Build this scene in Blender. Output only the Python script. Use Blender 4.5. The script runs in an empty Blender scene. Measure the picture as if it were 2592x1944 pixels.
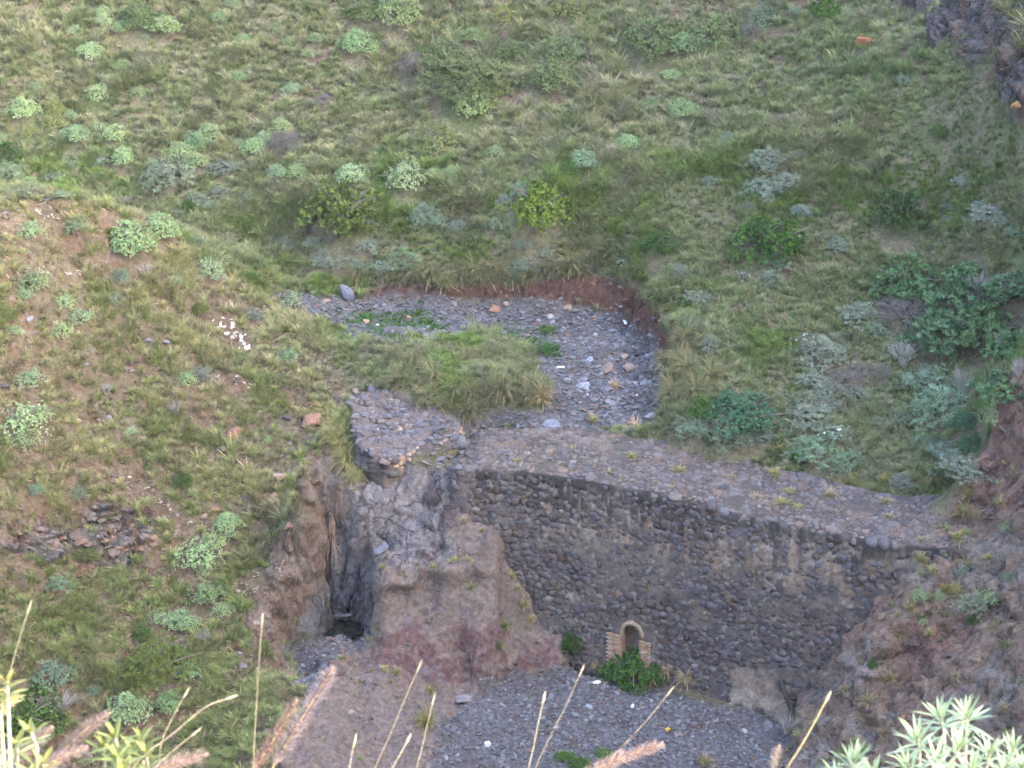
import bpy, bmesh, math, random
import numpy as np
from mathutils import Vector, Matrix, Euler
from mathutils.bvhtree import BVHTree

R = math.radians
random.seed(7)
RNG = np.random.default_rng(7)
scene = bpy.context.scene
COL = scene.collection

# ------------------------------------------------------------------ camera
CAM_H = 40.7
PITCH = 26.0
FPX = 6400.0            # focal length in photo pixels (photo 2592 x 1944)
cam_data = bpy.data.cameras.new('camera')
cam = bpy.data.objects.new('camera', cam_data)
COL.objects.link(cam)
cam.location = (0, 0, CAM_H)
cam.rotation_euler = (R(90 - PITCH), 0, 0)
cam_data.sensor_width = 36.0
cam_data.lens = 36.0 * FPX / 2592.0
cam_data.clip_start = 0.1
cam_data.clip_end = 2000
cam_data.dof.use_dof = True
cam_data.dof.focus_distance = 76.0
cam_data.dof.aperture_fstop = 18.0
scene.camera = cam

# ------------------------------------------------------------------ light
SUN_EL, SUN_AZ = 27.0, 115.0      # elevation, azimuth clockwise from +Y (sun stands right and a little behind)
world = bpy.data.worlds.new('World')
scene.world = world
world.use_nodes = True
wn = world.node_tree.nodes
bg = wn['Background']
sky = wn.new('ShaderNodeTexSky')
sky.sky_type = 'NISHITA'
sky.sun_disc = False
sky.sun_elevation = R(SUN_EL)
sky.sun_rotation = R(SUN_AZ)
sky.air_density = 0.8
sky.dust_density = 3.0
sky.ozone_density = 0.4
world.node_tree.links.new(sky.outputs[0], bg.inputs[0])
bg.inputs[1].default_value = 0.15
sun_data = bpy.data.lights.new('sun', 'SUN')
sun_data.energy = 0.5
sun_data.angle = R(10)
sun_data.color = (1.0, 0.94, 0.86)
sun = bpy.data.objects.new('sun', sun_data)
COL.objects.link(sun)
_sd = Vector((math.sin(R(SUN_AZ)) * math.cos(R(SUN_EL)), math.cos(R(SUN_AZ)) * math.cos(R(SUN_EL)), math.sin(R(SUN_EL))))
sun.rotation_euler = _sd.to_track_quat('Z', 'Y').to_euler()
sun.location = (40, -20, 90)
vs = scene.view_settings
vs.view_transform = 'Standard'
vs.look = 'None'
vs.gamma = 1.0
vs.use_curve_mapping = False
vs.exposure = 3.52
scene.cycles.max_bounces = 5
scene.cycles.diffuse_bounces = 3
scene.cycles.glossy_bounces = 2
scene.cycles.transmission_bounces = 3
scene.cycles.transparent_max_bounces = 4
scene.cycles.use_denoising = True
scene.cycles.use_adaptive_sampling = True
scene.cycles.adaptive_threshold = 0.025

# ------------------------------------------------------------------ helpers
CP, SP = math.cos(R(PITCH)), math.sin(R(PITCH))

def ray(u, v):
    a = (u - 1296.0) / FPX
    b = (972.0 - v) / FPX
    return Vector((a, CP + b * SP, -SP + b * CP))

def at_y(u, v, y):
    d = ray(u, v)
    t = y / d.y
    return Vector((t * d.x, y, CAM_H + t * d.z))

def at_z(u, v, z):
    d = ray(u, v)
    t = (z - CAM_H) / d.z
    return Vector((t * d.x, t * d.y, z))

def project(x, y, z):
    zc = z - CAM_H
    dep = y * CP - zc * SP
    up = y * SP + zc * CP
    dep = np.maximum(dep, 0.1)
    return 1296.0 + FPX * x / dep, 972.0 - FPX * up / dep

def fade(t):
    return t * t * t * (t * (t * 6 - 15) + 10)

_perm = np.random.default_rng(3).permutation(4096).astype(np.int64)
_vals = np.random.default_rng(4).uniform(-1, 1, 4096)

def noise3(x, y, z):
    xi, yi, zi = np.floor(x).astype(np.int64), np.floor(y).astype(np.int64), np.floor(z).astype(np.int64)
    xf, yf, zf = fade(x - xi), fade(y - yi), fade(z - zi)
    def h(i, j, k):
        return _vals[_perm[(_perm[(_perm[i & 4095] + j) & 4095] + k) & 4095]]
    def lx(j, k):
        return h(xi, j, k) * (1 - xf) + h(xi + 1, j, k) * xf
    a = lx(yi, zi) * (1 - yf) + lx(yi + 1, zi) * yf
    b = lx(yi, zi + 1) * (1 - yf) + lx(yi + 1, zi + 1) * yf
    return a * (1 - zf) + b * zf

def fbm(x, y, z, octv=4, gain=0.5):
    x, y, z = np.broadcast_arrays(np.asarray(x, float), np.asarray(y, float), np.asarray(z, float))
    s, a = np.zeros(x.shape), 1.0
    for i in range(octv):
        s += a * noise3(x * 2 ** i + 17.3 * i, y * 2 ** i + 5.1 * i, z * 2 ** i + 9.7 * i)
        a *= gain
    return s

def ridged(x, y, z, octv=4, gain=0.5):
    s, a = np.zeros(np.asarray(x).shape), 1.0
    for i in range(octv):
        s += a * (1 - 2 * np.abs(noise3(x * 2 ** i + 11.3 * i, y * 2 ** i + 3.1 * i, z * 2 ** i + 7.7 * i)))
        a *= gain
    return s

def worley(x, y, z, seed=0):
    """distance to nearest and second nearest jittered cell point, and a cell id value"""
    xi, yi, zi = np.floor(x).astype(np.int64), np.floor(y).astype(np.int64), np.floor(z).astype(np.int64)
    d1 = np.full(x.shape, 9.0); d2 = np.full(x.shape, 9.0); cid = np.zeros(x.shape)
    for i in (-1, 0, 1):
        for j in (-1, 0, 1):
            for k in (-1, 0, 1):
                a = _perm[(_perm[(_perm[(xi + i + seed) & 4095] + yi + j) & 4095] + zi + k) & 4095]
                px = xi + i + 0.5 + 0.45 * _vals[a]
                py = yi + j + 0.5 + 0.45 * _vals[(a + 77) & 4095]
                pz = zi + k + 0.5 + 0.45 * _vals[(a + 191) & 4095]
                d = np.sqrt((px - x) ** 2 + (py - y) ** 2 + (pz - z) ** 2)
                m = d < d1
                d2 = np.where(m, d1, np.minimum(d2, d))
                cid = np.where(m, _vals[(a + 333) & 4095], cid)
                d1 = np.where(m, d, d1)
    return d1, d2, cid

def smooth(e0, e1, x):
    t = np.clip((x - e0) / (e1 - e0), 0, 1)
    return t * t * (3 - 2 * t)

def poly_dist(poly, u, v):
    """signed distance in pixels to a polygon, positive inside"""
    p = np.asarray(poly, float)
    inside = np.zeros(u.shape, bool)
    dmin = np.full(u.shape, 1e9)
    n = len(p)
    for i in range(n):
        x0, y0 = p[i]; x1, y1 = p[(i + 1) % n]
        c = ((y0 > v) != (y1 > v)) & (u < (x1 - x0) * (v - y0) / (y1 - y0 + 1e-9) + x0)
        inside ^= c
        dx, dy = x1 - x0, y1 - y0
        t = np.clip(((u - x0) * dx + (v - y0) * dy) / (dx * dx + dy * dy + 1e-9), 0, 1)
        dmin = np.minimum(dmin, np.hypot(u - x0 - t * dx, v - y0 - t * dy))
    return np.where(inside, dmin, -dmin)

def mesh_obj(name, verts, faces, mat=None, parent=None, smooth_shade=False, loc=None):
    me = bpy.data.meshes.new(name)
    me.from_pydata([tuple(v) for v in verts], [], [tuple(f) for f in faces])
    me.update()
    if mat is not None:
        me.materials.append(mat)
    if smooth_shade:
        me.polygons.foreach_set('use_smooth', [True] * len(me.polygons))
    return link(name, me, parent, loc)

def link(name, me, parent=None, loc=None):
    o = bpy.data.objects.new(name, me)
    COL.objects.link(o)
    if parent is not None:
        o.parent = parent
    if loc is not None:
        o.location = loc
    return o

def tag(o, label=None, cat=None, group=None, kind=None):
    if label: o['label'] = label
    if cat: o['category'] = cat
    if group: o['group'] = group
    if kind: o['kind'] = kind
    return o

def np_mesh(name, V, F, mat=None, smooth_shade=True, col=None):
    """fast mesh from numpy; F is (n,3) or (n,4)"""
    me = bpy.data.meshes.new(name)
    V = np.asarray(V, np.float32); F = np.asarray(F, np.int32)
    me.vertices.add(len(V)); me.vertices.foreach_set('co', V.ravel())
    k = F.shape[1]
    me.loops.add(F.size); me.loops.foreach_set('vertex_index', F.ravel())
    me.polygons.add(len(F))
    me.polygons.foreach_set('loop_start', np.arange(0, F.size, k, dtype=np.int32))
    try:
        me.polygons.foreach_set('loop_total', np.full(len(F), k, np.int32))
    except Exception:
        pass
    me.polygons.foreach_set('use_smooth', np.full(len(F), smooth_shade, bool))
    me.update(calc_edges=True)
    if col is not None:
        a = me.color_attributes.new('col', 'FLOAT_COLOR', 'POINT')
        c = np.ones((len(V), 4), np.float32); c[:, :3] = col
        a.data.foreach_set('color', c.ravel())
    if mat is not None:
        me.materials.append(mat)
    return me

# ------------------------------------------------------------------ materials
def new_mat(name):
    m = bpy.data.materials.new(name)
    m.use_nodes = True
    nt = m.node_tree
    nt.nodes.clear()
    out = nt.nodes.new('ShaderNodeOutputMaterial')
    return m, nt, out

def N(nt, t, **kw):
    n = nt.nodes.new(t)
    for k, v in kw.items():
        setattr(n, k, v)
    return n

def earth_material(name, attr='col', bump=0.6, scale=9.0, spread=0.35, rough=0.95, spec=0.15, dist=.05, cracks=False):
    """vertex-coloured mineral ground: fine colour grain and relief in the shader"""
    m, nt, out = new_mat(name)
    L = nt.links
    at = N(nt, 'ShaderNodeAttribute', attribute_name=attr)
    tc = N(nt, 'ShaderNodeTexCoord')
    n1 = N(nt, 'ShaderNodeTexNoise'); n1.inputs['Scale'].default_value = scale; n1.inputs['Detail'].default_value = 8; n1.inputs['Roughness'].default_value = 0.7
    n2 = N(nt, 'ShaderNodeTexNoise'); n2.inputs['Scale'].default_value = scale * 0.23; n2.inputs['Detail'].default_value = 4
    L.new(tc.outputs['Object'], n1.inputs['Vector']); L.new(tc.outputs['Object'], n2.inputs['Vector'])
    mr = N(nt, 'ShaderNodeMapRange'); mr.inputs['From Min'].default_value = 0.3; mr.inputs['From Max'].default_value = 0.7
    mr.inputs['To Min'].default_value = 1 - spread; mr.inputs['To Max'].default_value = 1 + spread
    L.new(n1.outputs['Fac'], mr.inputs['Value'])
    mr2 = N(nt, 'ShaderNodeMapRange'); mr2.inputs['From Min'].default_value = 0.35; mr2.inputs['From Max'].default_value = 0.65
    mr2.inputs['To Min'].default_value = 1 - spread * 0.2; mr2.inputs['To Max'].default_value = 1 + spread * 0.2
    L.new(n2.outputs['Fac'], mr2.inputs['Value'])
    mu = N(nt, 'ShaderNodeMath', operation='MULTIPLY'); L.new(mr.outputs[0], mu.inputs[0]); L.new(mr2.outputs[0], mu.inputs[1])
    vm = N(nt, 'ShaderNodeVectorMath', operation='SCALE'); L.new(at.outputs['Color'], vm.inputs[0]); L.new(mu.outputs[0], vm.inputs['Scale'])
    b = N(nt, 'ShaderNodeBsdfPrincipled'); b.inputs['Roughness'].default_value = rough
    b.inputs['Specular IOR Level'].default_value = spec
    L.new(vm.outputs[0], b.inputs['Base Color'])
    bp = N(nt, 'ShaderNodeBump'); bp.inputs['Strength'].default_value = bump; bp.inputs['Distance'].default_value = dist
    L.new(n1.outputs['Fac'], bp.inputs['Height']); L.new(bp.outputs[0], b.inputs['Normal'])
    if cracks:      # fracture joints of the bare rock, as relief with darker colour in the joints
        rk = N(nt, 'ShaderNodeAttribute', attribute_name='rock')
        nd = N(nt, 'ShaderNodeTexNoise'); nd.inputs['Scale'].default_value = 1.6; nd.inputs['Detail'].default_value = 5
        L.new(tc.outputs['Object'], nd.inputs['Vector'])
        wa = N(nt, 'ShaderNodeVectorMath', operation='MULTIPLY_ADD'); wa.inputs[1].default_value = (.9, .9, .9)
        L.new(nd.outputs['Color'], wa.inputs[0]); L.new(tc.outputs['Object'], wa.inputs[2])
        cr = None
        for sc_, wd in ((1.1, .03), (2.9, .035)):
            vo = N(nt, 'ShaderNodeTexVoronoi', feature='DISTANCE_TO_EDGE'); vo.inputs['Scale'].default_value = sc_
            L.new(wa.outputs[0], vo.inputs['Vector'])
            q = N(nt, 'ShaderNodeMapRange'); q.inputs['From Max'].default_value = wd; q.inputs['To Min'].default_value = 0.0 if cr is None else .6
            L.new(vo.outputs['Distance'], q.inputs['Value'])
            if cr is None: cr = q.outputs[0]
            else:
                mm = N(nt, 'ShaderNodeMath', operation='MULTIPLY'); L.new(cr, mm.inputs[0]); L.new(q.outputs[0], mm.inputs[1]); cr = mm.outputs[0]
        inv = N(nt, 'ShaderNodeMath', operation='SUBTRACT'); inv.inputs[0].default_value = 1; L.new(cr, inv.inputs[1])
        dep = N(nt, 'ShaderNodeMath', operation='MULTIPLY'); L.new(inv.outputs[0], dep.inputs[0]); L.new(rk.outputs['Fac'], dep.inputs[1])
        hh_ = N(nt, 'ShaderNodeMath', operation='MULTIPLY_ADD'); hh_.inputs[1].default_value = -.7
        L.new(dep.outputs[0], hh_.inputs[0]); L.new(n1.outputs['Fac'], hh_.inputs[2]); L.new(hh_.outputs[0], bp.inputs['Height'])
        dk = N(nt, 'ShaderNodeMath', operation='MULTIPLY_ADD'); dk.inputs[1].default_value = -.38; dk.inputs[2].default_value = 1.0
        L.new(dep.outputs[0], dk.inputs[0])
        v2 = N(nt, 'ShaderNodeVectorMath', operation='SCALE'); L.new(vm.outputs[0], v2.inputs[0]); L.new(dk.outputs[0], v2.inputs['Scale'])
        L.new(v2.outputs[0], b.inputs['Base Color'])
    L.new(b.outputs[0], out.inputs[0])
    return m

# ------------------------------------------------------------------ dam axis (used by the terrain and the dam)
DAM_Z = 5.4
BATTER = 0.2
_front_px = [(1120, 1188), (1290, 1192), (1500, 1218), (1700, 1262), (2000, 1333), (2330, 1378), (2470, 1395)]
_back_px = [(1010, 1092), (1270, 1084), (1500, 1090), (1700, 1122), (1870, 1158), (2010, 1200), (2150, 1234), (2300, 1244), (2470, 1252)]
FRONT = np.array([at_z(u, v, DAM_Z)[:2] for u, v in _front_px])
BACK = np.array([at_z(u, v, DAM_Z)[:2] for u, v in _back_px])

def curve_y(tab, x):
    o = np.argsort(tab[:, 0])
    return np.interp(x, tab[o, 0], tab[o, 1])

_xs = np.linspace(FRONT[0, 0], FRONT[-1, 0], 60)
_co = np.polyfit(FRONT[:, 0], FRONT[:, 1], 3)
def front_y(x):
    return np.polyval(_co, x)

def wall_pt(u, v):
    """point of the dam's battered face seen at a photo pixel"""
    d = ray(u, v)
    lo, hi = 50.0, 90.0
    for _ in range(50):
        y = 0.5 * (lo + hi)
        t = y / d.y
        x, z = t * d.x, CAM_H + t * d.z
        if y > front_y(x) - BATTER * (DAM_Z - z) / 0.96:
            hi = y
        else:
            lo = y
    return Vector((x, y, z))

# ------------------------------------------------------------------ terrain control points
CPTS = []
def cz(u, v, z): CPTS.append(tuple(at_z(u, v, z)))
def cy(u, v, y): CPTS.append(tuple(at_y(u, v, y)))
def cw(x, y, z): CPTS.append((x, y, z))
def cwall(u, v, off=0.0):
    p = wall_pt(u, v); CPTS.append((p.x, p.y + off, p.z))

# lower gravel below the dam
for u, v, z in [(1260, 1712, .12), (1380, 1690, .1), (1500, 1720, 0), (1500, 1800, -.05), (1700, 1800, -.05), (1900, 1860, -.1),
                (1780, 1944, -.3), (1500, 1944, -.3), (1250, 1850, -.1), (1160, 1810, -.05), (1120, 1944, -.35), (1300, 1944, -.3)]:
    cz(u, v, z)
for u, v in [(1490, 1712), (1560, 1728), (1700, 1748), (1790, 1760), (1858, 1776), (1939, 1812), (1990, 1832)]:
    p = wall_pt(u, v); cw(p.x, p.y - 0.05, p.z); cw(p.x, p.y + 0.35, p.z - .02); cw(p.x, p.y + 1.2, p.z - 0.2)
# contact of the wall with the rock mound
for u, v in [(1140, 1300), (1210, 1345), (1250, 1362), (1290, 1385), (1310, 1440), (1350, 1515), (1400, 1585), (1440, 1625), (1455, 1660)]:
    cwall(u, v, 0.05)
for x, z in ((-1.3, 2.6), (-.6, 2.0), (0.0, 1.2)):
    cw(x, front_y(x) + .8, z); cw(x, front_y(x) + 1.5, z)
for x, y, z in ((12.35, 62.3, 5.55), (12.5, 64.0, 5.9), (12.6, 66.0, 5.8), (13.2, 64.0, 7.0), (11.9, 61.6, 4.9)):
    cw(x, y, z)
for x in (0.5, 3, 6, 9):
    cw(x, front_y(x) + 1.2, 0.8)
    cw(x, front_y(x) + 2.4, 4.6)
# rock of the breach and the chute
for u, v, z in [(1040, 1168, 5.05), (1150, 1110, 5.4), (1100, 1150, 5.3), (1120, 1195, 5.0), (1070, 1120, 5.35), (1000, 1200, 4.55), (1000, 1250, 4.2), (1090, 1250, 4.25), (930, 1240, 4.3), (1060, 1300, 3.75),
                (980, 1330, 3.5), (920, 1350, 3.3), (1120, 1350, 3.45), (1000, 1390, 3.1), (930, 1400, 2.9), (1080, 1420, 2.95), (1180, 1400, 3.05),
                (880, 1440, 2.1), (930, 1450, 2.3), (880, 1500, 1.45), (910, 1500, 1.5), (855, 1540, 1.0), (900, 1545, 1.0), (850, 1480, 1.65), (938, 1480, 1.8), (830, 1530, 1.05), (938, 1530, 1.15), (835, 1440, 2.1), (868, 1585, .66), (868, 1604, .66), (925, 1600, .7), (815, 1602, .7)]:
    cz(u, v, z)
# mound with its ledge, face and red base
for u, v, y in [(975, 1415, 65.35), (960, 1450, 64.75), (1020, 1450, 64.75), (960, 1540, 64.35), (1020, 1560, 64.15), (985, 1600, 63.9), (960, 1580, 64.3),
                (1000, 1650, 63.4), (1000, 1700, 62.9), (1095, 1478, 64.75), (1140, 1470, 64.8), (1090, 1550, 64.2), (1100, 1620, 63.75), (1100, 1700, 63.1), (1200, 1450, 65.2),
                (1150, 1560, 64.25), (1240, 1570, 64.2), (1200, 1630, 63.8), (1200, 1700, 63.4), (1300, 1450, 65.35), (1300, 1600, 64.4), (1290, 1680, 63.85),
                (1400, 1630, 64.5), (1225, 1690, 63.4), (1180, 1740, 62.9), (1100, 1760, 62.5)]:
    cy(u, v, y)
# gravel run-out of the pool, near rock ridge
for u, v, z in [(830, 1625, .62), (780, 1650, .5), (730, 1640, .6), (900, 1630, .75), (800, 1690, .25), (770, 1740, .0), (900, 1665, .7)]:
    cz(u, v, z)
for u, v, y in [(850, 1665, 62.75), (900, 1680, 62.6), (950, 1740, 61.8), (1000, 1800, 61.0), (1080, 1810, 61.3), (900, 1800, 60.9), (1000, 1900, 59.6), (1070, 1900, 59.8), (1050, 1944, 59.2),
                (850, 1850, 59.8), (800, 1800, 60.2), (830, 1730, 61.5), (700, 1720, 61.9), (740, 1800, 60.4), (700, 1900, 59.0)]:
    cy(u, v, y)
# left spur
for u, v, y in [(0, 520, 72.0), (180, 492, 73.6), (300, 540, 74.4), (430, 600, 75.6), (560, 690, 76.4), (660, 740, 76.6), (720, 790, 76.3),
                (0, 650, 70.3), (0, 800, 68.6), (0, 1000, 66.6), (0, 1200, 64.7), (0, 1340, 63.4), (0, 1430, 63.0), (0, 1600, 61.4), (0, 1800, 59.8), (0, 1944, 58.8),
                (200, 650, 72.2), (300, 800, 71.2), (450, 800, 72.6), (600, 850, 73.4), (300, 1000, 69.0), (500, 1000, 70.2), (700, 950, 71.8), (800, 900, 73.2),
                (300, 1200, 66.6), (500, 1200, 67.6), (650, 1150, 68.7), (750, 1080, 70.0), (850, 1010, 71.3), (300, 1340, 65.2), (300, 1420, 64.7), (150, 1420, 63.9),
                (500, 1350, 66.0), (640, 1300, 66.7), (760, 1200, 68.0), (840, 1120, 69.1), (870, 1200, 68.1), (850, 1290, 67.1), (300, 1600, 62.7), (500, 1550, 64.0),
                (600, 1450, 65.2), (700, 1400, 65.7), (800, 1380, 65.9), (830, 1330, 66.5), (860, 1380, 66.2), (795, 1470, 65.15), (720, 1500, 64.7), (640, 1560, 64.0),
                (700, 1590, 64.0), (690, 1630, 63.55), (600, 1650, 63.0), (550, 1750, 61.8), (650, 1720, 62.0), (300, 1800, 60.6), (500, 1850, 60.6), (300, 1944, 59.3), (600, 1900, 59.6)]:
    cy(u, v, y)
# behind the spur crest
for x, y, z in [(-16, 78, 8.6), (-12, 79.5, 7.8), (-9, 79.5, 7.2), (-18, 74.5, 11.4), (-14.5, 75.5, 10.0), (-11, 77.2, 8.6), (-9, 78, 7.3)]:
    cw(x, y, z)
# upstream bed
for u, v, z in [(870, 765, 6.15), (760, 765, 6.3), (1000, 765, 6.1), (1200, 770, 6.0), (1400, 790, 5.95), (1500, 800, 5.95), (1600, 808, 5.95), (1642, 862, 5.88), (1672, 935, 5.8), (1000, 820, 6.1), (1200, 840, 6.0), (1400, 880, 5.85), (1550, 880, 5.8),
                (1450, 960, 5.7), (1600, 970, 5.7), (1400, 1040, 5.5), (1500, 1070, 5.35), (1620, 1060, 5.4), (1250, 1050, 5.45), (1150, 1090, 5.3), (1060, 1110, 5.2)]:
    cz(u, v, z)
# vegetated bar
for u, v, z in [(1000, 880, 6.3), (1150, 900, 6.25), (1250, 930, 6.1), (1000, 960, 6.1), (1150, 1010, 5.95), (1250, 1010, 5.9), (1340, 1000, 5.95), (900, 870, 6.35), (1340, 940, 5.95)]:
    cz(u, v, z)
# cut bank, meadow, far slope
for u, v, z in [(720, 700, 6.55), (880, 690, 6.75), (1000, 690, 6.85), (1150, 685, 6.95), (1300, 680, 7.0), (1450, 680, 7.1), (1560, 690, 7.1), (1640, 760, 7.05), (1600, 715, 7.1), (1655, 782, 6.9), (1692, 862, 6.75), (1705, 935, 6.5), (1720, 950, 6.5), (1760, 1050, 6.2),
                (600, 600, 7.4), (900, 600, 7.7), (1300, 600, 8.0), (1600, 600, 8.2), (1900, 620, 8.4), (2200, 650, 8.4), (1800, 800, 7.4), (2000, 900, 6.9), (1900, 1000, 6.4), (2000, 1100, 5.9),
                (2200, 1000, 6.3), (2200, 1150, 5.7), (2350, 1100, 6.0), (2400, 1200, 5.6), (2300, 850, 7.1), (2450, 950, 6.9), (2592, 850, 7.9), (2592, 700, 9.2), (2450, 700, 8.6),
                (400, 530, 7.9), (700, 480, 8.5), (1000, 480, 8.8), (1300, 480, 9.1), (1700, 480, 9.4), (2100, 480, 9.7), (2400, 500, 10.0), (2592, 500, 11.2), (100, 470, 8.4), (250, 480, 8.2)]:
    cz(u, v, z)
for u, v, y in [(0, 0, 90.0), (0, 200, 86.2), (0, 380, 83.6), (400, 0, 90.0), (400, 200, 86.4), (400, 380, 83.4), (800, 0, 89.5), (800, 200, 86.0), (800, 370, 83.2), (1296, 0, 89.3), (1296, 200, 85.4), (1296, 350, 82.7),
                (1700, 0, 88.5), (1700, 200, 84.6), (1700, 350, 81.7), (2100, 0, 87.2), (2100, 200, 82.8), (2100, 350, 80.0), (2350, 0, 85.0), (2400, 200, 80.0), (2400, 350, 78.2), (2592, 0, 81.0), (2592, 100, 78.6), (2592, 260, 76.4), (2592, 380, 75.4)]:
    cy(u, v, y)
# right slope beyond the dam's end
for u, v in [(2325, 1392), (2275, 1475), (2205, 1565), (2135, 1650), (2080, 1745), (2030, 1825)]:
    cwall(u, v, .25)
for u, v, y in [(2560, 960, 64.6), (2592, 940, 64.2), (2540, 1030, 64.4), (2515, 1110, 64.3), (2470, 1190, 64.6), (2440, 1250, 65.2), (2592, 1150, 63.2), (2520, 1250, 63.2), (2420, 1330, 63.3), (2592, 1300, 61.8), (2480, 1400, 61.7),
                (2370, 1400, 62.0), (2592, 1500, 59.9), (2400, 1500, 60.9), (2335, 1450, 61.5), (2592, 1700, 58.0), (2400, 1650, 59.6), (2275, 1560, 60.7), (2320, 1650, 59.9), (2205, 1650, 60.2), (2592, 1944, 55.8), (2400, 1850, 57.6), (2250, 1750, 59.5),
                (2165, 1725, 59.9), (2115, 1800, 59.8), (2060, 1850, 59.8), (2200, 1850, 58.7), (2000, 1944, 59.0), (2200, 1944, 57.2)]:
    cy(u, v, y)
# outside the picture
for x, y, z in [(-22, 60, 3), (-26, 66, 9), (-30, 74, 16), (-24, 84, 11), (-24, 92, 15), (18, 66, 15), (19, 60, 13), (18, 54, 8), (22, 74, 20), (22, 84, 22), (20, 94, 24), (0, 97, 18.5), (-15, 98, 18.5), (10, 95, 17.5),
                (-5, 54, -1.0), (4, 54, -.9), (12, 52, 2), (-14, 54, -.5), (-24, 54, 2), (0, 48, -1.5), (-10, 47, -1.3), (10, 46, 1), (0, 42, 0), (-20, 44, 2), (20, 44, 4),
                (0, 30, 9), (-15, 30, 8), (15, 30, 10), (0, 16, 20), (-15, 16, 19), (15, 16, 21), (0, 9, 29), (-8, 9, 28.5), (8, 9, 29.5), (0, 6, 33.5), (-4, 6, 33.5), (4, 6, 33.6),
                (0, 4.6, 36.6), (-2.5, 4.6, 36.6), (2.5, 4.6, 36.6), (0, 3.4, 37.7), (-2, 3.4, 37.7), (2, 3.4, 37.7), (0, 1.5, 38.8), (0, 0, 39.1), (-3, 0, 39.1), (3, 0, 39.1), (0, -8, 39.6), (-15, -5, 40), (15, -5, 40), (0, -30, 42),
                (-50, 60, 28), (-50, 90, 34), (-50, 30, 22), (-45, 10, 30), (-50, 120, 45), (-80, 70, 46), (-100, 0, 55), (-100, 140, 70), (-25, 120, 30), (0, 120, 32), (20, 120, 36), (0, 150, 50), (-40, 160, 62), (0, 210, 75),
                (36, 60, 33), (36, 90, 38), (36, 30, 30), (56, 0, 50), (56, 30, 55), (56, 60, 60), (56, 90, 62), (56, 120, 64), (56, 150, 66), (80, 60, 58), (80, 0, 50), (110, 60, 50), (110, 140, 60), (40, 0, 44), (50, -30, 48), (-60, -30, 46), (110, -30, 48), (40, 200, 78), (110, 210, 80), (-110, 210, 85)]:
    cw(x, y, z)

CPTS = np.array(CPTS)
_c = 0.25
def _phi(r2):
    return -np.sqrt(r2 + _c * _c)
_n = len(CPTS)
_A = np.zeros((_n + 3, _n + 3))
_dx = CPTS[:, None, 0] - CPTS[None, :, 0]; _dy = CPTS[:, None, 1] - CPTS[None, :, 1]
_A[:_n, :_n] = _phi(_dx ** 2 + _dy ** 2) + np.eye(_n) * -0.02
_A[:_n, _n] = 1; _A[:_n, _n + 1] = CPTS[:, 0]; _A[:_n, _n + 2] = CPTS[:, 1]
_A[_n:, :_n] = _A[:_n, _n:].T
_w = np.linalg.solve(_A, np.concatenate([CPTS[:, 2], [0, 0, 0]]))

def base_height(x, y):
    s = np.full(x.shape, _w[_n]) + _w[_n + 1] * x + _w[_n + 2] * y
    for i in range(_n):
        s += _w[i] * _phi((x - CPTS[i, 0]) ** 2 + (y - CPTS[i, 1]) ** 2)
    return s
#%%TERRAIN
def lines(segs):
    out = []
    for a, b, s in segs:
        n = max(1, int(round((b - a) / s)))
        out += list(np.linspace(a, b, n, endpoint=False))
    out.append(segs[-1][1])
    return np.array(out)
GX = lines([(-120, -60, 6), (-60, -30, 2), (-30, -22, .5), (-22, -20, .2), (-20, -8.6, .095), (-8.6, 1.6, .055), (1.6, 16, .095), (16, 19.5, .13), (19.5, 26, .4), (26, 60, 2), (60, 120, 6)])
GY = lines([(-40, -4, 3), (-4, 10, .3), (10, 48, 1.2), (48, 54, .3), (54, 58.5, .08), (58.5, 69.2, .05), (69.2, 96, .09), (96, 110, .6), (110, 150, 2), (150, 220, 6)])
TX, TY = np.meshgrid(GX, GY)
TZ = base_height(TX, TY)
U, V = project(TX, TY, TZ)

def zone(poly, y0=50, y1=100, soft=14.0, wob=14.0):
    d = poly_dist(poly, U, V) + wob * fbm(TX * 1.3, TY * 1.3, TZ * 1.3, 3)
    return smooth(-soft, soft, d) * ((TY > y0) & (TY < y1))

Z_BED = zone([(640, 755), (740, 742), (1000, 752), (1200, 757), (1420, 765), (1560, 790), (1640, 850), (1690, 900), (1695, 1010), (1640, 1085), (1500, 1100), (1250, 1095), (1010, 1130), (1010, 1090), (1180, 1050), (1290, 1035), (1380, 1040), (1390, 960), (1350, 890), (1250, 830), (1080, 868), (900, 858), (760, 815)], 64, 82)
Z_GREEN = zone([(850, 790), (1080, 780), (1130, 830), (1000, 850), (860, 842)], 70, 82, 20, 30) + zone([(1380, 840), (1400, 830), (1400, 890), (1340, 900), (1180, 840), (1200, 820)], 70, 82, 15, 25) * .7
Z_BANK = zone([(850, 738), (1000, 725), (1200, 722), (1480, 700), (1560, 700), (1660, 770), (1700, 860), (1700, 940), (1660, 945), (1640, 870), (1560, 812), (1450, 778), (1200, 760), (900, 768)], 70, 84, 8, 10)
Z_CHUTE = zone([(905, 1195), (1010, 1165), (1150, 1190), (1165, 1290), (1140, 1340), (1160, 1400), (1050, 1440), (960, 1430), (955, 1560), (930, 1620), (800, 1615), (760, 1600), (825, 1450), (865, 1380), (880, 1280)], 58, 72)
Z_MOUND = zone([(960, 1430), (1150, 1400), (1130, 1230), (1300, 1230), (1420, 1420), (1500, 1600), (1500, 1695), (1260, 1715), (1180, 1780), (1090, 1990), (690, 1990), (820, 1690), (900, 1640), (960, 1600)], 54, 69)
Z_REDBASE = zone([(940, 1590), (1250, 1590), (1450, 1640), (1480, 1690), (1260, 1712), (1180, 1760), (900, 1660)], 58, 68, 20, 25)
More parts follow.
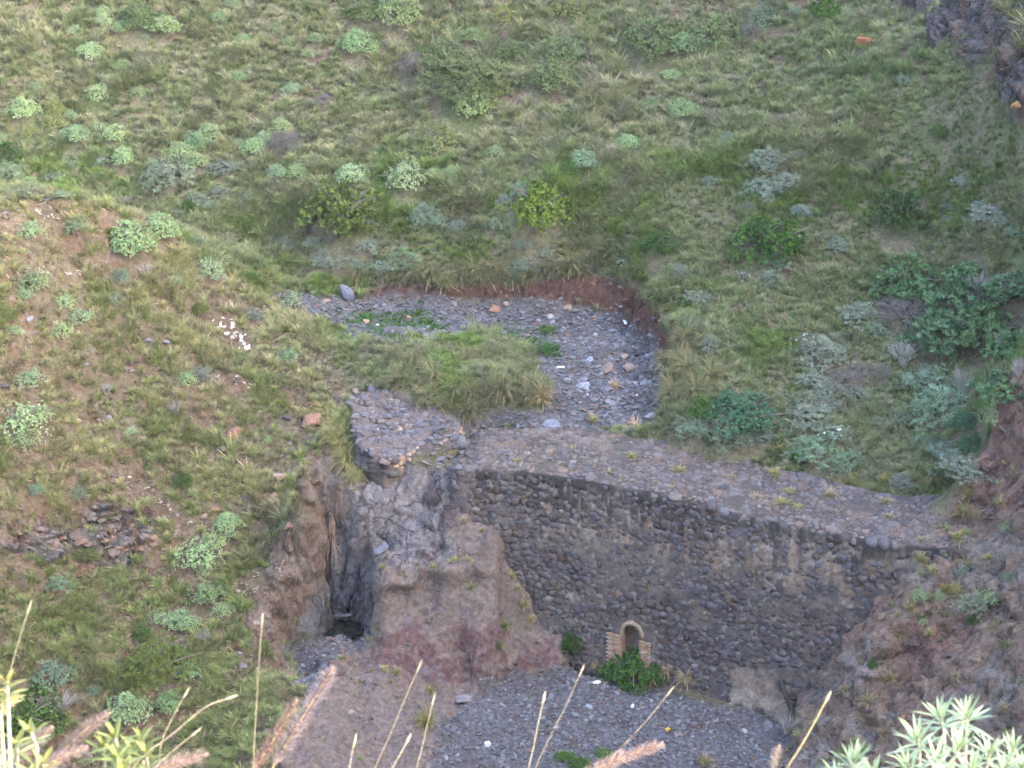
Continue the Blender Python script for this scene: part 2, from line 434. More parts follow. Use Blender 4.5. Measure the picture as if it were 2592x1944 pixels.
Z_LOW = zone([(1262, 1716), (1440, 1690), (1520, 1720), (1900, 1800), (2000, 1850), (1930, 2000), (1060, 2000), (1100, 1850), (1180, 1775)], 50, 66)
Z_RUN = zone([(790, 1610), (930, 1605), (930, 1640), (850, 1660), (800, 1760), (750, 1740), (710, 1640)], 58, 68, 10, 10)
Z_CLIFF = zone([(880, 1190), (900, 1300), (870, 1400), (820, 1480), (790, 1600), (700, 1640), (620, 1640), (640, 1520), (700, 1420), (760, 1300), (780, 1200), (830, 1160)], 58, 72, 18, 30)
Z_SPUR = zone([(-400, 500), (0, 515), (180, 490), (430, 600), (560, 685), (720, 770), (860, 870), (880, 1000), (900, 1180), (880, 1400), (700, 1640), (760, 1760), (690, 2000), (-400, 2000)], 40, 77.6)
Z_SCARP = zone([(-50, 1345), (120, 1330), (300, 1290), (420, 1320), (330, 1425), (150, 1425), (0, 1400)], 58, 70, 16, 30)
Z_CHUNK = zone([(870, 1010), (960, 990), (1160, 1050), (1180, 1090), (1100, 1140), (1000, 1180), (900, 1130)], 62, 75, 10, 10)
Z_RIGHT = zone([(4500, 300), (2800, 800), (2560, 945), (2530, 1050), (2500, 1140), (2440, 1240), (2400, 1330), (2300, 1385), (2220, 1520), (2130, 1640), (2040, 1760), (1990, 1840), (1930, 2000), (2600, 2600), (4500, 2600)], 40, 72)
Z_CRAG = np.maximum(zone([(2290, -30), (2400, -30), (2590, -40), (2700, 0), (2700, 120), (2500, 150), (2440, 150), (2380, 110), (2310, 50)], 70, 96, 20, 60), zone([(2560, 130), (2700, 100), (2700, 300), (2580, 290), (2540, 220)], 68, 96, 10, 20))
# reddish bare patches on the far slope
Z_FARBARE = np.clip(smooth(.7, 1.05, fbm(TX * 1.3, TY * 1.3, 3.3, 3) + .25 * smooth(1700, 900, np.abs(U - 1300) * 1.0 + V)) * smooth(420, 300, V) * (TY > 78), 0, 1)
Z_FARBARE = np.maximum(Z_FARBARE, zone([(1215, 30), (1265, 25), (1290, 90), (1330, 110), (1290, 130), (1240, 90)], 80, 96, 10, 20))
Z_FARBARE = np.maximum(Z_FARBARE, zone([(1860, 100), (2000, 70), (2010, 85), (1880, 120)], 78, 96, 6, 10))
Z_FARBARE = np.maximum(Z_FARBARE, zone([(1740, 150), (1790, 150), (1780, 170), (1745, 170)], 78, 96, 6, 10))
ROCK = np.clip(np.maximum.reduce([Z_CHUTE, Z_MOUND * .8, Z_CLIFF * .7, Z_SCARP, Z_CRAG, Z_RIGHT * .7]), 0, 1)
GRAV = np.clip(np.maximum.reduce([Z_BED, Z_LOW, Z_RUN]), 0, 1)
GRASSY = np.clip(1 - np.maximum.reduce([ROCK * 1.2, GRAV * 1.1, Z_BANK * 1.2, Z_CHUNK]), 0, 1)
SPURBARE = np.clip(Z_SPUR * smooth(-.25, .45, fbm(TX * .45 + 3, TY * .45, TZ * .45, 4)), 0, 1)

# relief
TZ2 = TZ + GRASSY * (.13 * fbm(TX * .8, TY * .8, 0.5, 4) + .02 * fbm(TX * 6, TY * 6, .2, 2))
TZ2 += GRAV * .05 * fbm(TX * 1.6, TY * 1.6, 1.5, 4)
# ledges in the scarp
P = np.stack([TX, TY, TZ2], -1)
def grid_normals(P):
    a = np.gradient(P, axis=1); b = np.gradient(P, axis=0)
    n = np.cross(a, b)
    return n / (np.linalg.norm(n, axis=-1, keepdims=True) + 1e-9)
NRM = grid_normals(P)
for k in range(2):
    NRM = (NRM + np.roll(NRM, 1, 0) + np.roll(NRM, -1, 0) + np.roll(NRM, 1, 1) + np.roll(NRM, -1, 1)) / 5
view = (TX > -22) & (TX < 26) & (TY > 53) & (TY < 97)
x, y, z = TX[view], TY[view], TZ2[view]
w1, w2, wid = worley(x * .95 + .3 * fbm(x, y, z, 2), y * 1.0, z * 1.3 + .3 * fbm(x, y, z + 5, 2))
s1, s2, sid = worley(x * 2.6, y * 2.6, z * 3.4, 5)
lump = .22 * (1 - w1 * 1.1) + .16 * wid - .20 * np.exp(-((w2 - w1) / .05) ** 2) + .07 * sid - .07 * np.exp(-((s2 - s1) / .08) ** 2)
rid = .13 * ridged(x * .9, y * .9, z * .9, 5, .62) + .07 * fbm(x * 4, y * 4, z * 4, 4, .65)
strata = .10 * np.sign(np.sin(z * 7 + 2.2 * fbm(x * .4, y * .4, z * .4, 2))) * (.6 + .4 * fbm(x, y, z, 2))
flut = .16 * fbm(x * 2.0, y * .4, z * .25, 4) + .06 * fbm(x * 5, y * 5, z * 5, 4, .65)
disp = np.zeros(x.shape)
disp += (Z_CHUTE[view]) * smooth(1185, 1260, V[view]) * (lump * .45 + rid * .45 + .05 * fbm(x * 3, y * 3, z * 3, 4, .6))
disp += Z_MOUND[view] * (1 - Z_CHUTE[view]) * (.30 * fbm(x * 1.1, y * .4, z * .12 + 3, 2) + (.34 * np.exp(-((z - 2.66 - .16 * fbm(x * 1.2, y, 4.0, 2)) / .10) ** 2) - .14 * smooth(1.3, 1.7, z) * smooth(2.6, 2.4, z)) * smooth(-3.9, -3.4, x) * smooth(-.6, -1.0, x) + .25 * rid + .22 * lump + .03 * fbm(x * 7, y * 7, z * 7, 3))
disp += Z_CLIFF[view] * (1 - Z_CHUTE[view]) * smooth(840, 790, U[view] - .0 * V[view]) * (.18 * fbm(x * 1.4, y * .6, z * .3 + 7, 3) + rid * .5 + lump * .3)
disp += Z_SCARP[view] * (lump * 1.0 + strata * 1.2)
disp += Z_CRAG[view] * (lump * 1.6 + rid)
disp += Z_RIGHT[view] * (rid * .95 + lump * .75 + .06 * fbm(x * 3, y * 3, z * 3, 4, .65))
disp += Z_BANK[view] * (rid * .6 + .05 * fbm(x * 5, y * 5, z * 5, 3))
disp += Z_SPUR[view] * .8 * (.10 * fbm(x * 2.5, y * 2.5, z * 2.5, 4) + .06 * ridged(x * 1.2, y * 1.2, z * 1.2, 3))
P2 = P.copy()
hole = at_z(868, 1590, .78)
disp *= smooth(.45, 1.1, np.sqrt((x - hole.x) ** 2 + (y - hole.y) ** 2 + (z - hole.z) ** 2))
P2[view] += NRM[view] * disp[:, None]
# plunge hole: a cave scooped under the chute, with water in it
_w0, _w1 = at_z(868, 1604, .70), at_z(868, 1578, .70)
_hy = _w0.y + .46
_e = np.sqrt(((P2[..., 0] - hole.x) / .66) ** 2 + ((P2[..., 1] - _hy) / .46) ** 2)
_m = smooth(1.12, .92, _e) * (P2[..., 2] < 1.9)
P2[..., 2] = P2[..., 2] * (1 - _m) + np.minimum(P2[..., 2], .45) * _m
_o = np.exp(-((P2[..., 0] - hole.x) / .6) ** 2 - ((P2[..., 2] - 1.35) / .28) ** 2) * (P2[..., 1] > _hy + .2) * (P2[..., 1] < _hy + 1.6)
P2[..., 1] -= .42 * _o

# mineral colours of the ground
def mixc(base, col, m):
    return base * (1 - m[..., None]) + np.array(col) * m[..., None]
n_a = fbm(TX * .6, TY * .6, TZ * .6, 4); n_b = fbm(TX * 2.2 + 9, TY * 2.2, TZ * 2.2, 4); n_c = fbm(TX * 7, TY * 7, TZ * 7, 2)
GC = np.ones(TX.shape + (3,)) * np.array((.15, .14, .08))
GC = mixc(GC, (.19, .16, .10), smooth(-.2, .6, n_b))
GC = mixc(GC, (.12, .14, .06), smooth(.0, .6, n_a) * (TY > 70))
GC = mixc(GC, (.145, .095, .07), np.clip(Z_FARBARE, 0, 1) * .85)
GC = mixc(GC, (.15, .118, .074), Z_SPUR * .9)
GC = mixc(GC, (.155, .102, .066), SPURBARE * smooth(-.3, .4, n_b))
GC = mixc(GC, (.20, .17, .14), Z_SPUR * smooth(.4, .8, n_c + .5 * n_b) * .6)
GC = mixc(GC, (.165, .115, .085), Z_CLIFF)
GC = mixc(GC, (.20, .155, .12), Z_CLIFF * smooth(.1, .7, n_b))
GC = mixc(GC, (.15, .135, .125), Z_SCARP)
GC = mixc(GC, (.20, .13, .09), Z_SCARP * smooth(.0, .6, n_b) * .8)
GC = mixc(GC, (.24, .165, .125), Z_RIGHT)
GC = mixc(GC, (.23, .135, .11), Z_RIGHT * smooth(.0, .5, n_a + .4 * n_b) * .8)
GC = mixc(GC, (.22, .195, .175), Z_RIGHT * smooth(.35, .8, -n_a + .5 * n_b) * .7)
GC = mixc(GC, (.205, .155, .13), Z_MOUND)
GC = mixc(GC, (.15, .085, .08), Z_REDBASE * smooth(-.5, .2, n_b))
GC = mixc(GC, (.19, .15, .15), Z_MOUND * smooth(.35, .8, n_b + .4 * n_c) * .8)
GC = mixc(GC, (.205, .18, .178), Z_CHUTE)
GC = mixc(GC, (.27, .23, .205), Z_CHUTE * smooth(1330, 1230, V) * smooth(-.3, .3, n_b))
GC = mixc(GC, (.10, .065, .07), Z_CHUTE * smooth(.35, .7, n_b - .4 * n_a) * .8)
GC = mixc(GC, (.125, .122, .135), Z_CHUTE * smooth(960, 900, U) * smooth(1400, 1460, V) * .8)
GC = mixc(GC, (.115, .105, .10), Z_CRAG)
GC = mixc(GC, (.15, .11, .085), Z_CRAG * smooth(.1, .6, n_b))
GC = mixc(GC, (.105, .055, .04), Z_BANK)
GC = mixc(GC, (.18, .13, .10), Z_BANK * smooth(.0, .6, n_a + n_c * .4) * .7 * smooth(1500, 1350, U))
GC = mixc(GC, (.135, .125, .128), GRAV)
GC = mixc(GC, (.115, .098, .092), GRAV * smooth(.0, .5, n_b))
GC = mixc(GC, (.14, .11, .10), Z_CHUNK)
GC = mixc(GC, (.07, .13, .035), np.clip(Z_GREEN, 0, 1) * smooth(-.2, .3, n_c + n_b) * .8)

ny, nx = TX.shape
idx = np.arange(ny * nx).reshape(ny, nx)
QF = np.stack([idx[:-1, :-1], idx[:-1, 1:], idx[1:, 1:], idx[1:, :-1]], -1).reshape(-1, 4)
M_GROUND = earth_material('ground_earth_and_rock', scale=7.0, bump=1.0, spread=.5, dist=.12, cracks=True)
TV = P2.reshape(-1, 3)
ground = link('ground', np_mesh('ground', TV, QF, M_GROUND, True, GC.reshape(-1, 3)))
fm = np.maximum(Z_SCARP, Z_CRAG).reshape(-1)[QF[:, 0]] + Z_SPUR.reshape(-1)[QF[:, 0]] + Z_BANK.reshape(-1)[QF[:, 0]]
ground.data.polygons.foreach_set('use_smooth', fm < .45)
_rk = ground.data.attributes.new('rock', 'FLOAT', 'POINT')
_rk.data.foreach_set('value', np.clip(np.maximum.reduce([Z_CHUTE * .75, Z_MOUND * .22, Z_CLIFF * .15, Z_RIGHT * .35, Z_SCARP, Z_CRAG]), 0, 1).astype(np.float32).ravel())
tag(ground, kind='structure')
BVH = BVHTree.FromPolygons(TV.tolist(), QF.tolist())

def hit(u, v):
    d = ray(u, v).normalized()
    p, n, i, t = BVH.ray_cast(Vector((0, 0, CAM_H)) + d * 20, d)
    return p
def drop(x, y, z0=95.0):
    p, n, i, t = BVH.ray_cast(Vector((x, y, z0)), Vector((0, 0, -1)))
    return (p, n) if p else (Vector((x, y, 0)), Vector((0, 0, 1)))
def px_m(p):
    """photo pixels per metre at a point"""
    return FPX / (p.y * CP - (p.z - CAM_H) * SP)
#%%DAM
# ------------------------------------------------------------------ pieces: rounded stones, angular rocks
def stone_material(name, scale=14.0, bump=.5, spread=.4):
    m, nt, out = new_mat(name)
    L = nt.links
    at = N(nt, 'ShaderNodeAttribute', attribute_name='col')
    oi = N(nt, 'ShaderNodeObjectInfo')
    mul = N(nt, 'ShaderNodeVectorMath', operation='MULTIPLY')
    L.new(at.outputs['Color'], mul.inputs[0]); L.new(oi.outputs['Color'], mul.inputs[1])
    ge = N(nt, 'ShaderNodeNewGeometry')
    n1 = N(nt, 'ShaderNodeTexNoise'); n1.inputs['Scale'].default_value = scale; n1.inputs['Detail'].default_value = 6; n1.inputs['Roughness'].default_value = .7
    L.new(ge.outputs['Position'], n1.inputs['Vector'])
    mr = N(nt, 'ShaderNodeMapRange'); mr.inputs['From Min'].default_value = .3; mr.inputs['From Max'].default_value = .7
    mr.inputs['To Min'].default_value = 1 - spread; mr.inputs['To Max'].default_value = 1 + spread
    L.new(n1.outputs['Fac'], mr.inputs['Value'])
    sc = N(nt, 'ShaderNodeVectorMath', operation='SCALE'); L.new(mul.outputs[0], sc.inputs[0]); L.new(mr.outputs[0], sc.inputs['Scale'])
    b = N(nt, 'ShaderNodeBsdfPrincipled'); b.inputs['Roughness'].default_value = .9; b.inputs['Specular IOR Level'].default_value = .2
    L.new(sc.outputs[0], b.inputs['Base Color'])
    bp = N(nt, 'ShaderNodeBump'); bp.inputs['Strength'].default_value = bump; bp.inputs['Distance'].default_value = .04
    L.new(n1.outputs['Fac'], bp.inputs['Height']); L.new(bp.outputs[0], b.inputs['Normal'])
    L.new(b.outputs[0], out.inputs[0])
    return m
M_STONE = stone_material('basalt_stone')
M_BRICK = stone_material('fired_brick', 30, .4, .35)

def cobble_geo(seed, n=8):
    """half-buried rounded stone, unit radius, z outward, 40 triangles"""
    r = np.random.default_rng(seed)
    an = np.linspace(0, 2 * np.pi, n, endpoint=False) + r.uniform(-.22, .22, n)
    rad = 1 + r.uniform(-.2, .12, n)
    V, F = [], []
    for k, (s, h) in enumerate([(1.0, -.55), (.97, .1), (.66, .42)]):
        for i in range(n):
            q = s * rad[i] * (1 + (r.uniform(-.06, .06) if k else 0))
            V.append((q * math.cos(an[i]), q * math.sin(an[i]), h + r.uniform(-.07, .07)))
    V.append((r.uniform(-.15, .15), r.uniform(-.15, .15), .52 + r.uniform(-.08, .08)))
    for k in range(2):
        for i in range(n):
            j = (i + 1) % n
            a, b, c, d = k * n + i, k * n + j, (k + 1) * n + j, (k + 1) * n + i
            F += [(a, b, c), (a, c, d)] if (i + k) % 2 else [(a, b, d), (b, c, d)]
    for i in range(n):
        F.append((2 * n + i, 2 * n + (i + 1) % n, 3 * n))
    return np.array(V), np.array(F)

def rock_geo(seed, sub=2, rough=.28, flat=0.0):
    """angular loose rock: a faceted ball cut by random planes"""
    r = np.random.default_rng(seed)
    bm = bmesh.new(); bmesh.ops.create_icosphere(bm, subdivisions=sub, radius=1)
    V = np.array([v.co[:] for v in bm.verts]); F = np.array([[v.index for v in f.verts] for f in bm.faces]); bm.free()
    for k in range(13):
        d = r.normal(size=3); d /= np.linalg.norm(d)
        h = r.uniform(.42, .82)
        p = V @ d
        V = V - np.where(p > h, (p - h) * .92, 0)[:, None] * d
    V += r.normal(size=V.shape) * rough * .12
    V[:, 2] *= 1 - flat
    return V, F

COBBLES = [cobble_geo(100 + i) for i in range(14)]
COB_ME = [np_mesh('stone', V, F, M_STONE, True, np.ones((len(V), 3))) for V, F in COBBLES]
ROCKS = [rock_geo(200 + i, 1, .5, .25) for i in range(10)]
ROCK_ME = [np_mesh('rock', V, F, M_STONE, False, np.ones((len(V), 3))) for V, F in ROCKS]
BIGROCKS = [rock_geo(300 + i, 3, .16, .1) for i in range(8)]
BIGROCK_ME = [np_mesh('boulder', V, F, M_STONE, False, np.ones((len(V), 3))) for V, F in BIGROCKS]

def basis(nrm, ang, up=(0, 0, 1)):
    z = Vector(nrm).normalized()
    x = Vector(up).cross(z)
    if x.length < 1e-3: x = Vector((1, 0, 0))
    x.normalize(); y = z.cross(x)
    c, s = math.cos(ang), math.sin(ang)
    x2 = x * c + y * s; y2 = y * c - x * s
    return Matrix((x2, y2, z)).transposed()

def trs(loc, rot3, sc):
    m = rot3.to_4x4() @ Matrix.Diagonal((sc[0], sc[1], sc[2], 1))
    m.translation = loc
    return m

class Pieces:
    """many alike pieces: the n largest become objects, the rest one joined mesh"""
    def __init__(s): s.items = []
    def add(s, geo, M, col, size): s.items.append((geo, M, col, size))
    def build(s, name, metas, geos, parent, mat, keep=300, rest_name=None, smooth_shade=True):
        s.items.sort(key=lambda t: -t[3])
        for g, M, c, z in s.items[:keep]:
            o = link(name, metas[g], parent); o.matrix_local = M; o.color = (*c, 1)
        rest = s.items[keep:]
        if rest:
            VV, FF, CC, off = [], [], [], 0
            for g, M, c, z in rest:
                V, F = geos[g]; A = np.array(M)
                VV.append(V @ A[:3, :3].T + A[:3, 3]); FF.append(F + off); CC.append(np.tile(c, (len(V), 1))); off += len(V)
            o = link(rest_name or name, np_mesh(rest_name or name, np.concatenate(VV), np.concatenate(FF), mat, smooth_shade, np.concatenate(CC)), parent)
            o.color = (1, 1, 1, 1)
            o['kind'] = 'stuff'
            return o

def basalt(rng, k=1.0):
    t = rng.random()
    if t < .5: c = np.array((.090, .083, .090))
    elif t < .8: c = np.array((.108, .095, .092))
    elif t < .93: c = np.array((.125, .096, .085))
    else: c = np.array((.14, .125, .118))
    return tuple(c * rng.uniform(.75, 1.3) * k)

# ------------------------------------------------------------------ the dam
X0, X1 = -1.72, 12.75
ZB = -1.3
def face_pt(x, h, off=0.0):
    y = front_y(x) - BATTER * (DAM_Z - h) / .96
    return x, y - off, h
def face_n(x):
    s = (front_y(x + .05) - front_y(x - .05)) / .1
    n = Vector((s, -1.0, BATTER)); return n.normalized()
BK = np.polyfit(BACK[:, 0], BACK[:, 1], 4)
def back_y(x): return np.polyval(BK, x)
def crest_z(x, y): return DAM_Z + .07 * fbm(x * .9, y * .9, 2.0, 4) + .02 * fbm(x * 5, y * 5, 3.0, 2) - .55 * smooth(X0 + .95, X0 - .2, x)

arch_c = wall_pt(1600, 1600)         # crown centre of the outlet
AX, AZ, AR = arch_c.x, arch_c.z - .06, .29
def in_arch(x, h, grow=0.0):
    return (np.abs(x - AX) < AR + grow) & (h < AZ + np.sqrt(np.maximum((AR + grow) ** 2 - (x - AX) ** 2, 0))) & (h > AZ - 1.3 - grow)

dam = bpy.data.objects.new('stone_dam', None); COL.objects.link(dam)
tag(dam, 'dark basalt masonry dam wall across the ravine with stony crest and brick outlet', 'dam')
gx = np.arange(X0, X1, .06); gh = np.arange(ZB, DAM_Z + .001, .06)
gh[-1] = DAM_Z
FX, FH = np.meshgrid(gx, gh)
ragged = .07 * fbm(FX * 3, FH * 1.5, 1.0, 3)
fade_edge = smooth(0, .25, DAM_Z - FH)
rel = (.035 * fbm(FX * 5, FH * 5, 3.0, 4) + .05 * fbm(FX * 1.2, FH * 1.2, 6.0, 3)) * fade_edge
_, FY, _ = face_pt(FX, FH)
FP = np.stack([FX, FY - rel, FH], -1)
gt = np.linspace(0, 1, 46)[1:]
CX, CT = np.meshgrid(gx, gt)
CX = CX - .95 * CT * smooth(2.5, X0, CX)
CY = front_y(CX) * (1 - CT) + back_y(CX) * CT
CPp = np.stack([CX, CY, crest_z(CX, CY) * smooth(0, .12, CT) + DAM_Z * (1 - smooth(0, .12, CT))], -1)
BD = CPp[-1:].copy(); BD[..., 2] = 3.6; BD[..., 1] += .3
CPp[:, 0, 2] -= .25; CPp[:, 1, 2] -= .1
PTS = np.concatenate([FP, CPp, BD], 0)
r_, c_ = PTS.shape[:2]
ids = np.arange(r_ * c_).reshape(r_, c_)
Q = np.stack([ids[:-1, :-1], ids[:-1, 1:], ids[1:, 1:], ids[1:, :-1]], -1)
mid = (PTS[:-1, :-1] + PTS[1:, 1:]) / 2
hole_m = in_arch(mid[..., 0], mid[..., 2]) & (np.arange(r_ - 1)[:, None] < len(gh) - 1)
Q = Q[~hole_m]
# colours of the masonry: mortar, run-off stains under the crest, ochre lichen, plaster patches
WC = np.ones(PTS.shape) * np.array((.125, .102, .092))
px_, py_, pz_ = PTS[..., 0], PTS[..., 1], PTS[..., 2]
wn1 = fbm(px_ * 1.1, py_ * 1.1, pz_ * 1.1, 4); wn2 = fbm(px_ * 4, py_ * 4, pz_ * 4, 3)
WC = mixc(WC, (.17, .14, .12), smooth(.0, .7, wn2))
WC = mixc(WC, (.085, .078, .08), smooth(.0, .6, wn1))
facem = (np.arange(r_) < len(gh))[:, None] * np.ones((1, c_))
below = DAM_Z - pz_
streak = fbm(px_ * 3.2, px_ * 0 + 2, pz_ * .22, 4)
WC = mixc(WC, (.052, .046, .043), facem * smooth(-.55, .25, streak + .3 - below * .55) * smooth(2.2, .2, below) * .9)
och = smooth(.25, .75, fbm(px_ * 3.5, py_, pz_ * 1.1 + 4, 4) + .35 * np.exp(-((below - 1.15) / .55) ** 2)) * facem * smooth(1.5, 5.0, px_) * smooth(2.3, 1.5, below) * smooth(.35, .6, below)
WC = mixc(WC, (.30, .205, .135), och * .55)
drip = smooth(.35, .7, fbm(px_ * 7.0, px_ * 0 + 5, pz_ * .5, 3)) * smooth(2.1, 1.0, below) * smooth(.1, .5, below) * facem * smooth(-1.5, 1.0, px_)
WC = mixc(WC, (.30, .235, .185), drip * .7)
WC = mixc(WC, (.33, .29, .26), facem * smooth(.75, .95, fbm(px_ * 5, pz_ * 5, 8.0, 3)) * .6)
uu, vv = project(px_, py_, pz_)
wob = 10 * wn2 + 12 * wn1
for poly, col in [([(1850, 1700), (1900, 1690), (1975, 1735), (2010, 1790), (1990, 1850), (1940, 1800), (1858, 1760)], (.24, .185, .15)),
                  ([(1862, 1738), (1895, 1750), (1895, 1785), (1862, 1770)], (.33, .27, .22)), ([(1935, 1775), (1985, 1790), (1990, 1820), (1940, 1800)], (.33, .27, .22))]:
    WC = mixc(WC, col, smooth(-8, 8, poly_dist(poly, uu, vv) + wob) * facem)
cm = 1 - facem
WC = mixc(WC, (.098, .080, .068), cm)
WC = mixc(WC, (.17, .12, .09), cm * smooth(.0, .5, wn1) * .8)
WC = mixc(WC, (.19, .175, .17), cm * smooth(.2, .7, wn2) * .8)
M_WALL = earth_material('lime_mortar_masonry', scale=11, bump=.7, spread=.4)
Vw = PTS.reshape(-1, 3)
core = link('wall_core', np_mesh('wall_core', Vw, Q, M_WALL, True, WC.reshape(-1, 3)), dam)
tag(core, 'brown mortar body of the dam with dark run-off stains and ochre patches')
# ragged end of the wall at the breach
ev = [tuple(p) for p in PTS[:, 0]] + [(X0 + 1.2, PTS[0, 0, 1] + 1.0, ZB)]
eo = mesh_obj('end_face', ev, [tuple(range(len(ev)))], M_WALL, dam)
ca = eo.data.color_attributes.new('col', 'FLOAT_COLOR', 'POINT')
for d_ in ca.data: d_.color = (.13, .10, .085, 1)

def visible(p, tol=.35):
    o = Vector((0, 0, CAM_H)); d = Vector(p) - o; L_ = d.length; d.normalize()
    q, n, i, t = BVH.ray_cast(o + d * 20, d)
    return q is None or t + 20 > L_ - tol

rng = np.random.default_rng(11)
face_st = Pieces()
h = ZB + .3
while h < DAM_Z - .12:
    rh = rng.uniform(.15, .25)
    x = X0 + rng.uniform(0, .2) + (0.06 * math.sin(h * 9))
    while x < X1:
        w = rng.uniform(.16, .36) * (1.25 if rng.random() < .12 else 1)
        hx, hh = x + w / 2, h + rng.uniform(-.06, .06)
        p = Vector(face_pt(hx, hh)); n = face_n(hx)
        x += w * rng.uniform(.93, 1.06)
        if in_arch(np.array(hx), np.array(hh), .3): continue
        u_, v_ = project(*p)
        if 1535 < u_ < 1662 and 1590 < v_ < 1700: continue
        if not visible(p): continue
        top = (DAM_Z - hh)
        lowleft = float(smooth(.2, -1.4, np.array(hx * .25 - (2.5 - hh) * .5)))
        cover = .5 + .5 * float(fbm(np.array(hx * .7), np.array(hh * .9), 5.0, 3))
        sink = -.022 + (.022 + .05 * cover) * (1 - lowleft) + (.015 if top < 1.3 else 0)
        if rng.random() < .07 * (1 - lowleft): continue
        if 1850 < u_ < 2010 and v_ > 1690 and rng.random() < .85: continue
        k = .86 if rng.random() < .93 else 1.25
        d = rng.uniform(.075, .12)
        M = trs(p - n * sink, basis(n, rng.uniform(-.3, .3)), (w * .5 * 1.08, rh * .5 * 1.2, d))
        stain = float(smooth(-.35, .25, fbm(np.array(hx * 3.2), np.array(2.0), np.array(hh * .22), 4) + .35 - top * .5)) * float(smooth(1.9, .2, np.array(top)))
        face_st.add(int(rng.integers(len(COBBLES))), M, tuple(np.array(basalt(rng, k)) * np.array((1.08, .97, .90)) * (1 - .45 * stain)), w * rh * (1.5 - 12 * sink))
    h += rh * .96
for _ in range(1800):
    hx, hh = rng.uniform(X0, X1), rng.uniform(-.3, DAM_Z - .1)
    p = Vector(face_pt(hx, hh)); n = face_n(hx)
    if in_arch(np.array(hx), np.array(hh), .25): continue
    u_, v_ = project(*p)
    if 1535 < u_ < 1662 and 1590 < v_ < 1700: continue
    if 1850 < u_ < 2010 and v_ > 1690: continue
    if not visible(p, .1): continue
    s = rng.uniform(.04, .10)
    face_st.add(int(rng.integers(len(COBBLES))), trs(p + n * rng.uniform(-.01, .03), basis(n, rng.uniform(-1, 1)), (s * rng.uniform(1, 1.7), s, s * .6)), basalt(rng, 1.15), s * s)
for k in range(24):     # stones knitting the ragged end of the wall
    hh = DAM_Z - .12 - k * .07
    p = Vector(face_pt(X0 + rng.uniform(-.1, .12), hh)) + Vector((0, rng.uniform(0, .5), 0))
    face_st.add(int(rng.integers(len(COBBLES))), trs(p, basis((-.8, -.6, .2), rng.uniform(-1, 1)), (rng.uniform(.14, .24), rng.uniform(.1, .17), .15)), basalt(rng, 1.0), .2)
# loose edge stones along the ragged left and lower-left border
face_st.build('stone', COB_ME, COBBLES, dam, M_STONE, 300, 'small_stones')

crest_st = Pieces()
n_try = 0
placed = []
while n_try < 11000:
    n_try += 1
    x = rng.uniform(X0 + .1, X1 - .3); t = rng.uniform(.02, .98)
    y = front_y(x) * (1 - t) + back_y(x) * t
    s = rng.choice([.07, .10, .13, .17, .21], p=[.3, .3, .22, .13, .05])
    if any(abs(x - a) < (s + b_) * .85 and (x - a) ** 2 + (y - c) ** 2 < ((s + b_) * .8) ** 2 for a, c, b_ in placed): continue
    if float(fbm(np.array(x * 1.2), np.array(y * 1.2), 9.0, 2)) < -.45: continue
    p = Vector((x, y, float(crest_z(x, y))))
    if not visible(p, .2): continue
    placed.append((x, y, s))
    c = np.array(basalt(rng, 1.3)) * (1.1 if t < .15 else 1) * np.array((1.05, .96, .88))
    M = trs(p + Vector((0, 0, .005)), basis((rng.uniform(-.2, .2), rng.uniform(-.2, .2), 1), rng.uniform(0, 6.3)), (s * rng.uniform(.9, 1.3), s * rng.uniform(.7, 1), s * rng.uniform(.4, .75)))
    crest_st.add(int(rng.integers(len(COBBLES))), M, tuple(c), s)
# coping stones along the front edge
x = X0
while x < 11.6:
    w = rng.uniform(.2, .42)
    p = Vector((x + w / 2, float(front_y(x + w / 2)) + rng.uniform(.0, .16), DAM_Z - rng.uniform(.02, .08)))
    M = trs(p, basis((0, -.35, 1), rng.uniform(-.3, .3)), (w * .5, .17, rng.uniform(.09, .16)))
    if rng.random() < .38: crest_st.add(int(rng.integers(len(COBBLES))), M, basalt(rng, 1.3), .25)
    x += w
crest_st.build('paving_stone', COB_ME, COBBLES, dam, M_STONE, 300, 'small_paving_stones')

# brick outlet: tunnel lining, arch ring and two brick jambs
def box_geo(sx, sy, sz, bev=.12):
    bm = bmesh.new(); bmesh.ops.create_cube(bm, size=1)
    bmesh.ops.scale(bm, verts=bm.verts, vec=(sx, sy, sz))
    bmesh.ops.bevel(bm, geom=list(bm.edges), offset=min(sx, sy, sz) * bev, segments=1, affect='EDGES')
    bmesh.ops.triangulate(bm, faces=bm.faces)
    V = np.array([v.co[:] for v in bm.verts]); F = np.array([[v.index for v in f.verts] for f in bm.faces]); bm.free()
    return V, F
an = np.linspace(math.pi, 0, 15)
ring = [(-AR, -1.25)] + [(-AR, -.6)] + [(AR * math.cos(a), AR * math.sin(a)) for a in an] + [(AR, -.6), (AR, -1.25)]
TVv, TFf = [], []
depths = [-.06, .12, .28, .45, .62]
fn = face_n(AX); fx = Vector((1, (front_y(AX + .05) - front_y(AX - .05)) / .1, 0)).normalized()
inn = Vector((.12, 1, 0)).normalized()
for d in depths:
    for a, b in ring:
        q = Vector(face_pt(AX, AZ + b)) + fx * a * (1 + .04 * math.sin(9 * a + 5 * d)) + inn * d
        TVv.append(q)
nr = len(ring)
for k in range(len(depths) - 1):
    for i in range(nr - 1):
        TFf.append((k * nr + i, k * nr + i + 1, (k + 1) * nr + i + 1, (k + 1) * nr + i))
TFf.append(tuple((len(depths) - 1) * nr + i for i in range(nr)))
outlet = mesh_obj('outlet', TVv, TFf, M_WALL, dam)
ca = outlet.data.color_attributes.new('col', 'FLOAT_COLOR', 'POINT')
for d_ in ca.data: d_.color = (.34, .25, .19, 1)
tag(outlet, 'round-arched brick outlet tunnel at the foot of the dam')
